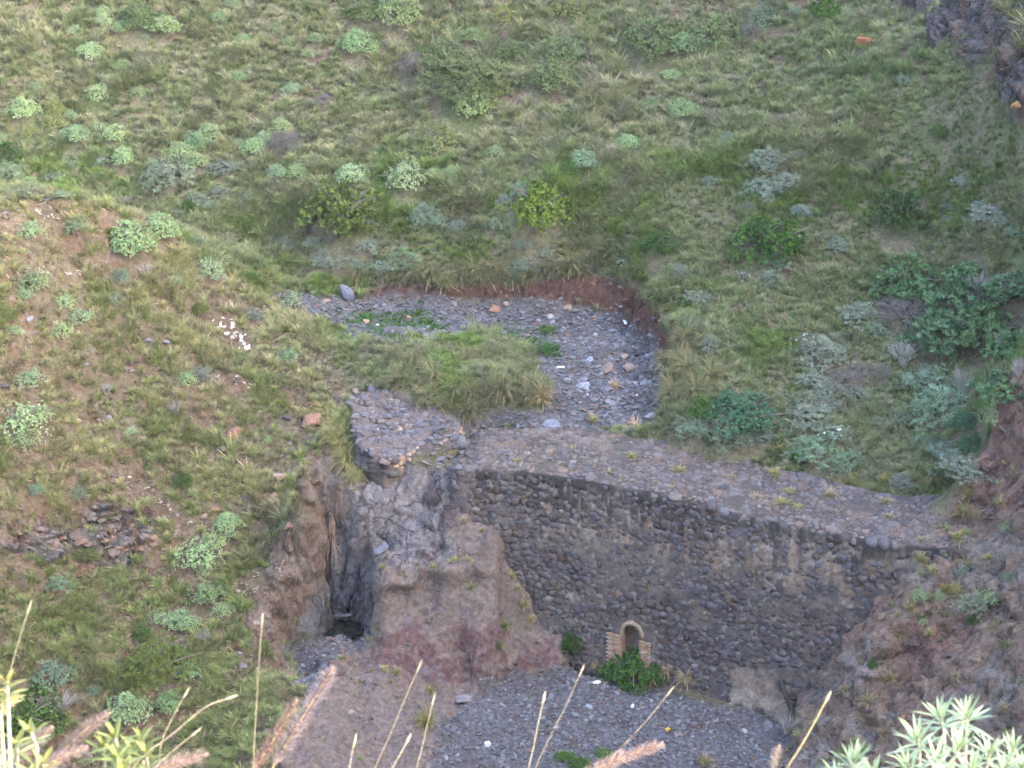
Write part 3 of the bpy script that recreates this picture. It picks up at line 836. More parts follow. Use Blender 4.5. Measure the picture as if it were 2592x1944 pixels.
BR = box_geo(.21, .10, .05)
BR_ME = np_mesh('brick', BR[0], BR[1], M_BRICK, False, np.ones((len(BR[0]), 3)))
def brick(p, xdir, up, sx=1, col=None):
    z = Vector(up).normalized(); xx = Vector(xdir).normalized(); yy = z.cross(xx)
    M = Matrix((xx, yy, z)).transposed()
    o = link('brick', BR_ME, outlet); o.matrix_local = trs(p, M, (sx, 1, 1))
    t = rng.random()
    c = np.array((.38, .235, .15)) if t < .55 else (np.array((.42, .29, .20)) if t < .85 else np.array((.42, .36, .30)))
    o.color = (*(c * rng.uniform(.8, 1.15)), 1)
def jamb(u0, u1, v0, v1):
    a = wall_pt(u0, v0); b = wall_pt(u1, v0); c = wall_pt(u0, v1)
    h = a.z; k = 0
    while h > c.z - .2:
        x = a.x + (0 if k % 2 else -.06)
        while x < b.x - .04:
            w = min(.21, b.x - x)
            p = Vector(face_pt(x + w / 2, h)) + face_n(x) * .045 + Vector((0, rng.uniform(-.012, .012), 0))
            brick(p, fx + Vector((0, 0, rng.uniform(-.02, .02))), (0, .15, 1), w / .21 * .95)
            x += .22
        h -= .058; k += 1
jamb(1541, 1577, 1602, 1665)
jamb(1624, 1649, 1622, 1682)
def jamb_block(u0, u1, v0, v1):
    a_ = wall_pt(u0, v0); b2 = wall_pt(u1, v0); c2 = wall_pt(u0, v1)
    vs_ = []
    for off in (.03, -.25):
        for x_, z_ in ((a_.x, c2.z - .3), (b2.x, c2.z - .3), (b2.x, a_.z), (a_.x, a_.z)):
            vs_.append(Vector(face_pt(x_, z_)) + face_n(x_) * off)
    o = mesh_obj('jamb', vs_, [(0, 1, 2, 3), (7, 6, 5, 4), (0, 4, 5, 1), (1, 5, 6, 2), (2, 6, 7, 3), (3, 7, 4, 0)], M_BRICK, outlet)
    ca_ = o.data.color_attributes.new('col', 'FLOAT_COLOR', 'POINT')
    for d_ in ca_.data: d_.color = (.30, .20, .14, 1)
jamb_block(1541, 1577, 1602, 1665)
jamb_block(1624, 1649, 1622, 1682)
rv, rf = [], []
na_ = 26
for k in range(na_):
    a = math.pi * (k / (na_ - 1)) * 1.12 - .1
    jit = 1 + .16 * float(fbm(np.array(k * .6), np.array(1.0), np.array(2.0), 2))
    for r1, of in ((AR - .01, -.05), (AR - .01, .07), (AR + .05, .085), (AR + .10 * jit, .05), (AR + .11 * jit, -.05)):
        rv.append(Vector(face_pt(AX, AZ + r1 * math.sin(a))) + fx * (r1 * math.cos(a)) + fn * of)
for k in range(na_ - 1):
    for q in range(4):
        b0 = k * 5 + q; rf.append((b0, b0 + 1, b0 + 6, b0 + 5))
rim = mesh_obj('arch_rim', rv, rf, M_WALL, outlet)
ca = rim.data.color_attributes.new('col', 'FLOAT_COLOR', 'POINT')
for d_ in ca.data: d_.color = (.36, .265, .18, 1)

# broken end of the wall on the far side of the breach
rw = bpy.data.objects.new('broken_wall_end', None); COL.objects.link(rw)
tag(rw, 'broken stub of the masonry wall left of the breach, stony top and torn mortar edge', 'ruined wall')
top = [at_z(u, v, z) for u, v, z in [(905, 1128, 5.35), (985, 1172, 5.2), (1060, 1140, 5.3), (1120, 1120, 5.4), (1168, 1098, 5.45), (1150, 1055, 5.6), (1040, 1015, 5.75), (940, 985, 5.85), (880, 1010, 5.75), (880, 1070, 5.5)]]
def resample(pts, n):
    P_ = [Vector(p) for p in pts]; L_ = [0]
    for i in range(len(P_)): L_.append(L_[-1] + (P_[(i + 1) % len(P_)] - P_[i]).length)
    out = []
    for k in range(n):
        s = L_[-1] * k / n
        i = max(j for j in range(len(P_)) if L_[j] <= s)
        t = (s - L_[i]) / (L_[i + 1] - L_[i]); out.append(P_[i].lerp(P_[(i + 1) % len(P_)], t))
    return out
rimp = resample(top, 72)
for i_, p_ in enumerate(rimp):
    p_.x += .16 * float(fbm(np.array(i_ * .35), np.array(.5), np.array(1.0), 3)); p_.y += .16 * float(fbm(np.array(i_ * .35), np.array(4.5), np.array(1.0), 3)); p_.z += .06 * float(fbm(np.array(i_ * .5), np.array(8.5), np.array(1.0), 2))
cen = sum(rimp, Vector()) / len(rimp)
VV, FF = [], []
lev = [(0.0, 1.0), (.25, 1.0), (.5, 1.0), (.75, 1.0), (.93, 1.0), (1.0, 0), (1.01, -.25), (1.03, -.5), (1.0, -.8), (.97, -1.3)]
for k, (s, dz) in enumerate(lev):
    for i, p in enumerate(rimp):
        q = cen.lerp(p, s)
        q = Vector((q.x, q.y, q.z if dz > 0 else q.z + dz))
        j = .07 * float(fbm(np.array(q.x * 3), np.array(q.y * 3), np.array(q.z * 3), 3))
        if dz <= 0: q += (q - cen).normalized() * (j + .12 * float(fbm(np.array(q.x * 1.5), np.array(q.y * 1.5), np.array(q.z * 4), 2)))
        else: q.z += j
        VV.append(q)
nn = len(rimp)
for k in range(len(lev) - 1):
    for i in range(nn):
        j = (i + 1) % nn
        FF.append((k * nn + i, (k + 1) * nn + i, (k + 1) * nn + j, k * nn + j))
VA = np.array([v[:] for v in VV])
cA = np.ones((len(VA), 3)) * np.array((.15, .115, .10))
side = np.repeat(np.array([1 if l[1] <= 0 else 0 for l in lev]), nn)
torn = side * smooth(.0, .5, VA[:, 0] - (cen.x - .45))
cA = mixc(cA, (.36, .25, .17), torn * smooth(-.5, .3, fbm(VA[:, 0] * 3, VA[:, 1] * 3, VA[:, 2] * 3, 3)))
ro = link('wall_core', np_mesh('wall_core', VA, np.array(FF), M_WALL, True, cA), rw)
tag(ro, 'torn end of the wall with pale orange mortar')
st = Pieces(); placed = []
for _ in range(4500):
    a, b_ = rng.uniform(-6, -1.2), rng.uniform(66, 73)
    i_in = False; n_ = len(rimp)
    for i in range(n_):
        p, q = rimp[i], rimp[(i + 1) % n_]
        if (p.y > b_) != (q.y > b_) and a < (q.x - p.x) * (b_ - p.y) / (q.y - p.y) + p.x: i_in = not i_in
    if not i_in: continue
    s = rng.choice([.06, .08, .11, .15, .19])
    if any((a - x) ** 2 + (b_ - y) ** 2 < ((s + t) * .7) ** 2 for x, y, t in placed): continue
    placed.append((a, b_, s))
    # height on the stub's top
    w = sum(1 / ((p.x - a) ** 2 + (p.y - b_) ** 2 + .01) for p in rimp); z = sum(p.z / ((p.x - a) ** 2 + (p.y - b_) ** 2 + .01) for p in rimp) / w
    st.add(int(rng.integers(len(COBBLES))), trs(Vector((a, b_, z + rng.uniform(-.01, .04))), basis((rng.uniform(-.45, .45), rng.uniform(-.45, .45), 1), rng.uniform(0, 6)), (s * 1.2, s * .85, s * rng.uniform(.5, .9))), basalt(rng, 1.45), s)
SB = BVHTree.FromPolygons([tuple(v) for v in VA], [tuple(f) for f in FF])
def stub_hit(u, v):
    d = ray(u, v).normalized()
    p, n, i_, t = SB.ray_cast(Vector((0, 0, CAM_H)) + d * 20, d)
    return (p, n) if p is not None and n.z < .75 else (None, None)
done = []
for _ in range(900):
    u, v = rng.uniform(890, 1185), rng.uniform(1075, 1200)
    p, n = stub_hit(u, v)
    if p is None: continue
    s = rng.uniform(.07, .17)
    if any((p - q).length < (s + t) * .62 for q, t in done): continue
    done.append((p, s))
    right = u > 995
    if right and rng.random() < .45:
        c = tuple(np.array((.40, .29, .20)) * rng.uniform(.75, 1.15))
    else:
        c = basalt(rng, 1.25 if right else .85)
    if n.y > 0: n = -n
    st.add(int(rng.integers(len(COBBLES))), trs(p, basis(n + Vector((rng.uniform(-.3, .3), 0, rng.uniform(-.2, .3))), rng.uniform(-.6, .6)), (s * 1.1, s * .8, s * .8)), c, s)
p, n = stub_hit(1160, 1118)
if p is not None: st.add(2, trs(p, basis((.1, -1, .4), 0), (.3, .26, .28)), (.15, .15, .17), 1)
st.build('stone', COB_ME, COBBLES, rw, M_STONE, 300)
#%%ROCKS
# ------------------------------------------------------------------ scattering by geometry nodes (only for uncountable stuff)
def proto_collection(name, meshes):
    c = bpy.data.collections.new(name)
    for i, me in enumerate(meshes):
        o = bpy.data.objects.new('%s_%02d' % (name, i), me); c.objects.link(o)
    return c

def scatter(name, coll, pts, rots, scales, idxs, tints):
    n = len(pts)
    me = bpy.data.meshes.new(name)
    me.vertices.add(n); me.vertices.foreach_set('co', np.asarray(pts, np.float32).ravel())
    for an_, ty, dat, key in (('rot', 'FLOAT_VECTOR', rots, 'vector'), ('size', 'FLOAT_VECTOR', scales, 'vector'), ('pick', 'INT', idxs, 'value'), ('tint', 'FLOAT_VECTOR', tints, 'vector')):
        a = me.attributes.new(an_, ty, 'POINT')
        a.data.foreach_set(key, np.asarray(dat, np.int32 if ty == 'INT' else np.float32).ravel())
    o = link(name, me)
    g = bpy.data.node_groups.new(name, 'GeometryNodeTree')
    g.interface.new_socket('Geometry', in_out='INPUT', socket_type='NodeSocketGeometry')
    g.interface.new_socket('Geometry', in_out='OUTPUT', socket_type='NodeSocketGeometry')
    gi, go = g.nodes.new('NodeGroupInput'), g.nodes.new('NodeGroupOutput')
    ci = g.nodes.new('GeometryNodeCollectionInfo'); ci.inputs[0].default_value = coll
    ci.inputs['Separate Children'].default_value = True; ci.inputs['Reset Children'].default_value = True
    ip = g.nodes.new('GeometryNodeInstanceOnPoints'); ip.inputs['Pick Instance'].default_value = True
    def na(nm, ty):
        q = g.nodes.new('GeometryNodeInputNamedAttribute'); q.data_type = ty; q.inputs['Name'].default_value = nm
        return q.outputs['Attribute']
    e = g.nodes.new('FunctionNodeEulerToRotation')
    g.links.new(na('rot', 'FLOAT_VECTOR'), e.inputs[0])
    g.links.new(gi.outputs[0], ip.inputs['Points']); g.links.new(ci.outputs[0], ip.inputs['Instance'])
    g.links.new(na('pick', 'INT'), ip.inputs['Instance Index']); g.links.new(e.outputs[0], ip.inputs['Rotation'])
    g.links.new(na('size', 'FLOAT_VECTOR'), ip.inputs['Scale'])
    g.links.new(ip.outputs[0], go.inputs[0])
    md = o.modifiers.new('scatter', 'NODES'); md.node_group = g
    o['kind'] = 'stuff'
    return o

def inst_stone_material(name):
    m = M_STONE.copy(); m.name = name
    nt = m.node_tree
    oi = [n for n in nt.nodes if n.type == 'OBJECT_INFO'][0]
    at = N(nt, 'ShaderNodeAttribute', attribute_name='tint'); at.attribute_type = 'INSTANCER'
    for l in list(nt.links):
        if l.from_node == oi:
            s = l.to_socket; nt.links.new(at.outputs['Color'], s)
    return m
M_PEBBLE = inst_stone_material('gravel_pebble')

def look(grid, x, y):
    j = np.clip(np.searchsorted(GX, x) - 1, 0, len(GX) - 1); i = np.clip(np.searchsorted(GY, y) - 1, 0, len(GY) - 1)
    return grid[i, j]
PZ = P2[..., 2]
def surf(x, y):
    j = np.clip(np.searchsorted(GX, x) - 1, 0, len(GX) - 2); i = np.clip(np.searchsorted(GY, y) - 1, 0, len(GY) - 2)
    fx_ = (x - GX[j]) / (GX[j + 1] - GX[j]); fy_ = (y - GY[i]) / (GY[i + 1] - GY[i])
    a = PZ[i, j] * (1 - fx_) + PZ[i, j + 1] * fx_; b = PZ[i + 1, j] * (1 - fx_) + PZ[i + 1, j + 1] * fx_
    return a * (1 - fy_) + b * fy_

# gravel and cobbles too many to count
PEB = [rock_geo(400 + i, 1, .5, .35) for i in range(6)]
peb_coll = proto_collection('pebble', [np_mesh('pebble', V, F, M_PEBBLE, False, np.ones((len(V), 3))) for V, F in PEB])
def gravel_tints(n, r):
    t = r.random(n)[:, None]
    c = np.where(t < .55, np.array([[.160, .157, .168]]), np.where(t < .8, np.array([[.148, .132, .128]]), np.where(t < .94, np.array([[.23, .222, .225]]), np.array([[.21, .13, .10]]))))
    return c * r.uniform(.55, 1.08, (n, 1))
def gravel(name, mask, box, n, smin, smax, pw, label, r, warm=(1, 1, 1)):
    x = r.uniform(box[0], box[1], n); y = r.uniform(box[2], box[3], n)
    k = look(mask, x, y) > r.uniform(.15, .9, n)
    x, y = x[k], y[k]; m = len(x)
    s = smin + (smax - smin) * r.random(m) ** pw
    z = surf(x, y)
    o = scatter(name, peb_coll, np.stack([x, y, z + s * .15], -1), np.stack([r.uniform(-.4, .4, m), r.uniform(-.4, .4, m), r.uniform(0, 6.28, m)], -1),
                np.stack([s * r.uniform(.8, 1.5, m), s, s * r.uniform(.5, .9, m)], -1), r.integers(0, 6, m), gravel_tints(m, r) * np.array(warm))
    tag(o, label, 'gravel')
r = np.random.default_rng(21)
gravel('gravel', np.clip(Z_BED * (1 - .8 * np.clip(Z_GREEN, 0, 1)), 0, 1), (-9, 6, 66, 80), 30000, .025, .13, 2.6, 'grey gravel and cobbles of the dry stream bed behind the dam', r)
gravel('gravel', np.maximum(Z_LOW, Z_RUN), (-7, 9, 57, 67), 26000, .02, .11, 2.8, 'grey gravel covering the floor below the dam', r)
gravel('rubble', np.clip(SPURBARE * 1.0 + Z_SPUR * .25, 0, 1) * (1 - Z_CLIFF * .6), (-19, -3.5, 57, 77), 15000, .02, .13, 3.4, 'loose brown and grey rubble strewn over the left slope', r, (1.0, .83, .66))
gravel('rubble', np.clip(Z_RIGHT * .8 + Z_MOUND * .3 + Z_BANK * .6, 0, 1), (-8, 22, 54, 80), 32000, .015, .14, 3.4, 'small reddish rubble on the rock slopes beside the dam', r, (1.12, .92, .82))

# ------------------------------------------------------------------ countable rocks
rr = np.random.default_rng(31)
EXCL = []        # (x, y, radius) where no field grass grows
def rock(u, v, w, label, col=None, h=.8, name='rock', group=None, big=False, tilt=.25, ang=None, sink=.25, d=1.0):
    p = hit(u, v + w * .3 * h)
    if p is None: return None
    s = w / 2 / px_m(p)
    me = (BIGROCK_ME if big else ROCK_ME)[int(rr.integers(len(BIGROCK_ME if big else ROCK_ME)))]
    o = link(name, me)
    o.rotation_euler = (rr.uniform(-tilt, tilt), rr.uniform(-tilt, tilt), rr.uniform(0, 6.28) if ang is None else ang)
    o.scale = (s * 1.08, s * 1.0 * d, s * h)
    o.location = p + Vector((0, s * .25, s * h * (1 - 2 * sink) * .75))
    EXCL.append((p.x, p.y, s * .9))
    c = np.array(basalt(rr, 1.65)) if col is None else np.array(col)
    o.color = (*c, 1)
    tag(o, label, 'rock', group)
    return o
RED, TAN, GREY, PALE, DARK = (.26, .15, .105), (.30, .215, .165), (.20, .195, .215), (.32, .30, .30), (.10, .085, .085)
# the big grey boulder of the bank
rock(878, 742, 58, 'large upright grey boulder standing in the cut bank at the left of stream bed', (.17, .175, .20), 1.05, 'boulder', big=True, tilt=.1, sink=.15, d=.6)
for u, v, w, h, c, l in [
    (785, 1058, 56, 1.15, RED, 'large reddish brown boulder left of the broken wall stub'),
    (588, 1095, 52, 1.1, RED, 'tilted reddish slab boulder in the rubble of the left slope'),
    (726, 1055, 34, .8, DARK, 'dark boulder just left of the large reddish boulder'),
    (899, 988, 28, .7, TAN, 'flat pale slab on the grass above the broken wall stub'),
    (708, 1206, 44, .6, (.33, .24, .18), 'long tan rock lying at the edge of the bare brown bank'),
    (742, 1198, 30, .7, RED, 'reddish rock touching the long tan rock'),
    (536, 1227, 27, .9, TAN, 'round pale boulder at left end of the tan rock row'),
    (692, 1254, 32, .6, TAN, 'flat tan rock below the long tan rock'),
    (548, 1286, 30, 1.0, RED, 'pointed brown rock below the round pale boulder'),
    (515, 1304, 24, .9, TAN, 'small pale block left of the pointed brown rock'),
    (732, 1330, 36, 1.0, RED, 'angular reddish block on the cliff edge above the chute'),
    (378, 860, 30, .7, GREY, 'grey rock in the middle of the grassy left slope'),
    (422, 865, 34, .5, GREY, 'flat grey slab right of the grey rock on left slope'),
    (523, 897, 32, .6, RED, 'brown rock below the white streaked outcrop'),
    (217, 921, 20, .9, (.24, .25, .29), 'bluish upright stone on the left slope'),
    (198, 1062, 26, .8, TAN, 'tan stone beside bare soil on the far left slope'),
    (274, 1054, 22, .7, GREY, 'grey stone right of the tan stone on bare soil'),
    (74, 806, 34, .5, GREY, 'low grey slab near the left picture edge'),
    (10, 975, 34, .9, DARK, 'dark boulder cut by the left picture edge'),
    (613, 1683, 30, .6, GREY, 'flat grey stone at foot of the left slope'),
    (649, 1575, 26, .6, TAN, 'pale stone at foot of the rock cliff'),
    (608, 1650, 28, .5, GREY, 'low grey slab at the lower end of the left slope'),
    (620, 1720, 34, .6, TAN, 'pale tan stone nearest the brown knob by the stream'),
    (120, 505, 30, .7, GREY, 'grey rock on the crest of the left spur'),
    (1281, 766, 28, .9, TAN, 'tan boulder below the middle of the cut bank'),
    (1248, 781, 38, .6, RED, 'low brown boulder beside the tan boulder under the bank'),
    (1433, 779, 36, .7, TAN, 'brown rounded rock in the gravel under the red bank'),
    (1393, 800, 26, .6, PALE, 'whitish rock left of the brown rock under the red bank'),
    (1502, 801, 20, .8, RED, 'small reddish rock under the red bank corner'),
    (1274, 843, 32, .8, GREY, 'grey rock on the green strip of the stream bed'),
    (1284, 894, 24, .7, RED, 'pinkish rock beside the grassy bar'),
    (1535, 932, 58, .55, (.22, .16, .13), 'broad flat brown slab in the stream bed'),
    (1590, 930, 36, .9, TAN, 'tilted tan slab right of the broad brown slab'),
    (1493, 910, 34, .5, (.24, .25, .28), 'bluish flat rock left of the broad brown slab'),
    (1578, 900, 30, .7, TAN, 'tan block behind the tilted tan slab'),
    (1433, 960, 34, .5, GREY, 'flat grey rock in mid stream bed'),
    (1412, 1010, 28, .8, DARK, 'dark rock next to the hanging grass tuft of the bar'),
    (1478, 979, 44, .4, (.25, .25, .28), 'long bluish slab in the narrow part of the bed'),
    (1398, 1072, 52, .6, (.20, .21, .25), 'blue-grey boulder where the bed meets the dam crest'),
    (1540, 982, 34, .5, GREY, 'grey slab right of the long bluish slab'),
    (1550, 1020, 30, .6, GREY, 'grey rock behind the straw tuft at the bed mouth'),
    (1550, 836, 28, .6, GREY, 'grey rock in the widest part of the bed'),
    (1578, 855, 24, .6, GREY, 'small grey rock below the white plank'),
    (1649, 849, 34, .8, (.18, .18, .2), 'dark grey boulder in foot of the right bank'),
    (1633, 967, 34, .8, GREY, 'grey boulder against the grass of the right bank'),
    (1607, 952, 28, .8, DARK, 'dark block left of the boulder by the right bank'),
    (1654, 1052, 46, .4, PALE, 'pale flat rock at the right end of the bed mouth'),
    (826, 760, 28, .7, TAN, 'tan rock left of the large grey boulder'),
    (920, 770, 22, .6, DARK, 'dark stone right of the large grey boulder'),
    (1036, 802, 20, .6, (.33, .2, .12), 'orange-brown stone on the green patch of the bed'),
    (928, 812, 22, .5, (.33, .22, .15), 'tan flat stone at left end of green patch'),
    (1490, 1787, 26, .6, (.27, .28, .32), 'pale bluish stone on lower gravel left of the outlet tuft'),
    (1648, 1773, 22, .5, (.27, .28, .32), 'pale flat stone on the gravel below the straw tuft'),
    (1625, 1790, 22, .7, (.24, .19, .18), 'pinkish round stone on the lower gravel'),
    (1945, 1838, 40, .5, (.20, .17, .17), 'broad dark slab on the gravel before the leaning post'),
    (1850, 1830, 26, .7, DARK, 'dark stone on the gravel left of the broad slab'),
    (1885, 1850, 26, .5, PALE, 'pale stone between dark stone and broad slab'),
    (1323, 1885, 18, .7, GREY, 'grey stone on gravel right of the white container'),
    (1250, 1905, 24, .5, DARK, 'dark flat stone below the white container'),
    (1212, 1850, 18, .7, DARK, 'dark stone above the white container'),
    (2000, 1800, 22, .7, DARK, 'dark stone at foot of the leaning post')]:
    rock(u, v, w, l, c, h, big=w > 34)
# further loose stones, too alike to tell apart
def loose(poly, n, w0, w1, label, group, colf=None):
    pts = np.array(poly); k = 0
    while k < n:
        u, v = rr.uniform(pts[:, 0].min(), pts[:, 0].max()), rr.uniform(pts[:, 1].min(), pts[:, 1].max())
        if poly_dist(poly, np.array([u]), np.array([v]))[0] < 0: continue
        w = w0 + (w1 - w0) * rr.random() ** 2
        rock(u, v, w, label, None if colf is None else colf(), rr.uniform(.45, .8), group=group)
        k += 1
loose([(1250, 780), (1500, 800), (1640, 860), (1670, 1000), (1600, 1070), (1380, 1060), (1400, 960), (1340, 870)], 80, 11, 24, 'small loose stone among the gravel of the upstream bed', 'loose stones in the upstream bed')
loose([(780, 755), (1250, 765), (1250, 790), (900, 785), (780, 775)], 24, 10, 18, 'small loose stone along the foot of the cut bank', 'loose stones under the cut bank')
loose([(1700, 1790), (1960, 1850), (1920, 1940), (1400, 1940), (1500, 1830)], 50, 11, 22, 'small loose stone on the gravel floor below the dam', 'loose stones below the dam')
loose([(480, 1120), (760, 1100), (770, 1200), (700, 1330), (520, 1330), (450, 1200)], 60, 10, 24, 'small angular stone in the rubble above the cliff on the left slope', 'rubble stones on the left slope', lambda: np.array((.24, .19, .165)) * rr.uniform(.6, 1.2))
loose([(100, 700), (480, 720), (480, 1000), (300, 1100), (60, 1100)], 24, 10, 18, 'small brown stone in the grass of the left spur', 'stones on the left spur', lambda: np.array((.23, .18, .155)) * rr.uniform(.6, 1.2))
# bedrock lumps of the chute and ledges of the mound
for u, v, w, h, c, l in [
    (960, 1378, 56, .55, (.15, .15, .175), 'bluish rounded rock beside the head of the chute gully'), (865, 1545, 70, .3, (.17, .165, .172), 'grey rock lip arching over the pool'),
    (1180, 1765, 56, .4, (.25, .22, .22), 'pale pinkish slab where the ridge meets the gravel'),
    (850, 1685, 60, .7, (.125, .09, .08), 'dark brown knob at the head of the near ridge'), (715, 1700, 64, .7, (.17, .115, .09), 'brown rounded knob beside the stream run-out')]:
    rock(u, v, w * 1.1, l, c, h, 'bedrock', big=True, sink=.55, tilt=.12)
# rubble in the breach between dam and broken wall
loose([(1040, 1120), (1175, 1085), (1280, 1090), (1190, 1170), (1130, 1195), (1060, 1165)], 60, 14, 36, 'grey stone of the rubble spilling through the breach', 'rubble stones in the breach')
loose([(1420, 1000), (1680, 1010), (1660, 1085), (1400, 1090)], 30, 14, 30, 'grey stone at the mouth of the bed behind the dam crest', 'stones at the bed mouth')
# whitish lime-crusted outcrops of the spur
def crust(cells, label, w0=10, w1=26, name='white_outcrop', tone=(.40, .34, .285)):
    root = bpy.data.objects.new(name, None); COL.objects.link(root)
    p0 = hit(*cells[0]); root.location = p0
    tag(root, label, 'rock')
    for (u, v) in cells:
        for _ in range(3):
            uu_, vv_ = u + rr.normal() * 9, v + rr.normal() * 5
            p, w = hit(uu_, vv_), rr.uniform(w0, w1)
            if p is None: continue
            s = w / 2 / px_m(p)
            EXCL.append((p.x, p.y, .22))
            o = link('slab', ROCK_ME[int(rr.integers(len(ROCK_ME)))], root)
            o.location = p - p0 + Vector((0, 0, .02)); o.scale = (s, s * .8, s * .35)
            o.rotation_euler = (rr.uniform(.2, .7), rr.uniform(-.3, .3), rr.uniform(0, 6.28))
            o.color = (*(np.array(tone) * rr.uniform(.75, 1.1)), 1)
crust([(545, 815), (560, 828), (575, 838), (590, 845), (600, 855), (612, 862), (622, 872), (600, 842), (585, 828), (565, 815), (628, 880)], 'bright white crusted outcrop low on the right side of the left spur', tone=(.60, .55, .52))
crust([(545, 950), (565, 960), (585, 955), (605, 965), (625, 975), (590, 970)], 'pale crumbling outcrop below the bright white one', 6, 14)
crust([(100, 540), (125, 545), (140, 548)], 'small white slabs near the crest of the left spur', 10, 20)
crust([(80, 668), (100, 678), (115, 688), (175, 688), (200, 692)], 'thin whitish rock band in the grass left on the spur', 8, 16)
crust([(590, 765), (620, 778), (660, 780), (690, 792)], 'broken whitish stones on the right shoulder of the spur', 6, 16)
crust([(705, 1425), (715, 1440), (718, 1455), (706, 1460)], 'white mineral crust on the brown bank above the pool', 5, 10)
crust([(640, 1460), (625, 1480), (640, 1500), (655, 1490), (620, 1500)], 'pale pinkish rubble patch on the edge of the brown bank', 5, 12)
crust([(400, 1260), (430, 1285), (455, 1305), (480, 1320), (420, 1275), (340, 1215), (365, 1235)], 'pale diagonal rock seam running down the left slope', 6, 16)
# jagged slabs of the dark scarp on the left slope
def slabs(poly, n, label):
    root = bpy.data.objects.new('rock_scarp', None); COL.objects.link(root)
    c0 = np.mean(poly, 0); p0 = hit(*c0); root.location = p0; tag(root, label, 'rock')
    pts = np.array(poly); k = 0
    while k < n:
        u, v = rr.uniform(pts[:, 0].min(), pts[:, 0].max()), rr.uniform(pts[:, 1].min(), pts[:, 1].max())
        if poly_dist(poly, np.array([u]), np.array([v]))[0] < 0: continue
        p = hit(u, v); k += 1
        s = rr.uniform(14, 40) / 2 / px_m(p)
        o = link('slab', ROCK_ME[int(rr.integers(len(ROCK_ME)))], root)
        o.location = p - p0; o.scale = (s * 1.2, s, s * .6); o.rotation_euler = (rr.uniform(-.1, .5), rr.uniform(-.3, .3), rr.uniform(-.6, .6))
        o.color = (*(np.array((.15, .12, .10) if rr.random() < .6 else (.19, .125, .085)) * rr.uniform(.8, 1.15)), 1)
slabs([(70, 1340), (250, 1290), (420, 1310), (400, 1380), (330, 1420), (160, 1420)], 55, 'dark jagged scarp of layered slabs halfway down the left slope')
slabs([(480, 1760), (620, 1790), (640, 1860), (520, 1880), (470, 1820)], 26, 'dark low rock face at bottom of the left slope')

# water in the plunge hole
wm, nt, out = new_mat('dark_pool_water')
b = N(nt, 'ShaderNodeBsdfPrincipled'); b.inputs['Base Color'].default_value = (.012, .015, .012, 1); b.inputs['Roughness'].default_value = .08; b.inputs['IOR'].default_value = 1.33
nz = N(nt, 'ShaderNodeTexNoise'); nz.inputs['Scale'].default_value = 8
bp = N(nt, 'ShaderNodeBump'); bp.inputs['Strength'].default_value = .05; nt.links.new(nz.outputs['Fac'], bp.inputs['Height']); nt.links.new(bp.outputs[0], b.inputs['Normal'])
nt.links.new(b.outputs[0], out.inputs[0])
wp = [(hole.x + .85 * math.cos(a), _hy + .15 + .72 * math.sin(a), .64) for a in np.linspace(0, 6.283, 24, endpoint=False)]
wo = mesh_obj('pool_water', wp, [tuple(range(24))], wm); tag(wo, kind='structure')
#%%VEG
# ------------------------------------------------------------------ leaf and blade materials
def leaf_material(name, source='OBJECT', trans=.35, rough=.6, spec=.25):
    m, nt, out = new_mat(name)
    L = nt.links
    at = N(nt, 'ShaderNodeAttribute', attribute_name='col')
    if source == 'OBJECT':
        o = N(nt, 'ShaderNodeObjectInfo').outputs['Color']
    else:
        q = N(nt, 'ShaderNodeAttribute', attribute_name='tint'); q.attribute_type = 'INSTANCER'; o = q.outputs['Color']
    mul = N(nt, 'ShaderNodeVectorMath', operation='MULTIPLY'); L.new(at.outputs['Color'], mul.inputs[0]); L.new(o, mul.inputs[1])
    b = N(nt, 'ShaderNodeBsdfPrincipled'); b.inputs['Roughness'].default_value = rough; b.inputs['Specular IOR Level'].default_value = spec
    t = N(nt, 'ShaderNodeBsdfTranslucent')
    L.new(mul.outputs[0], b.inputs['Base Color']); L.new(mul.outputs[0], t.inputs['Color'])
    mx = N(nt, 'ShaderNodeMixShader'); mx.inputs[0].default_value = trans
    L.new(b.outputs[0], mx.inputs[1]); L.new(t.outputs[0], mx.inputs[2]); L.new(mx.outputs[0], out.inputs[0])
    return m
M_GRASS_I = leaf_material('grass_blade_field', 'INST', .45, .7, .1)
M_GRASS = leaf_material('grass_blade', 'OBJECT', .45, .7, .1)
M_LEAF = leaf_material('shrub_leaf', 'OBJECT', .25, .6, .2)
M_STEM = leaf_material('woody_stem', 'OBJECT', 0.0, .85, .1)

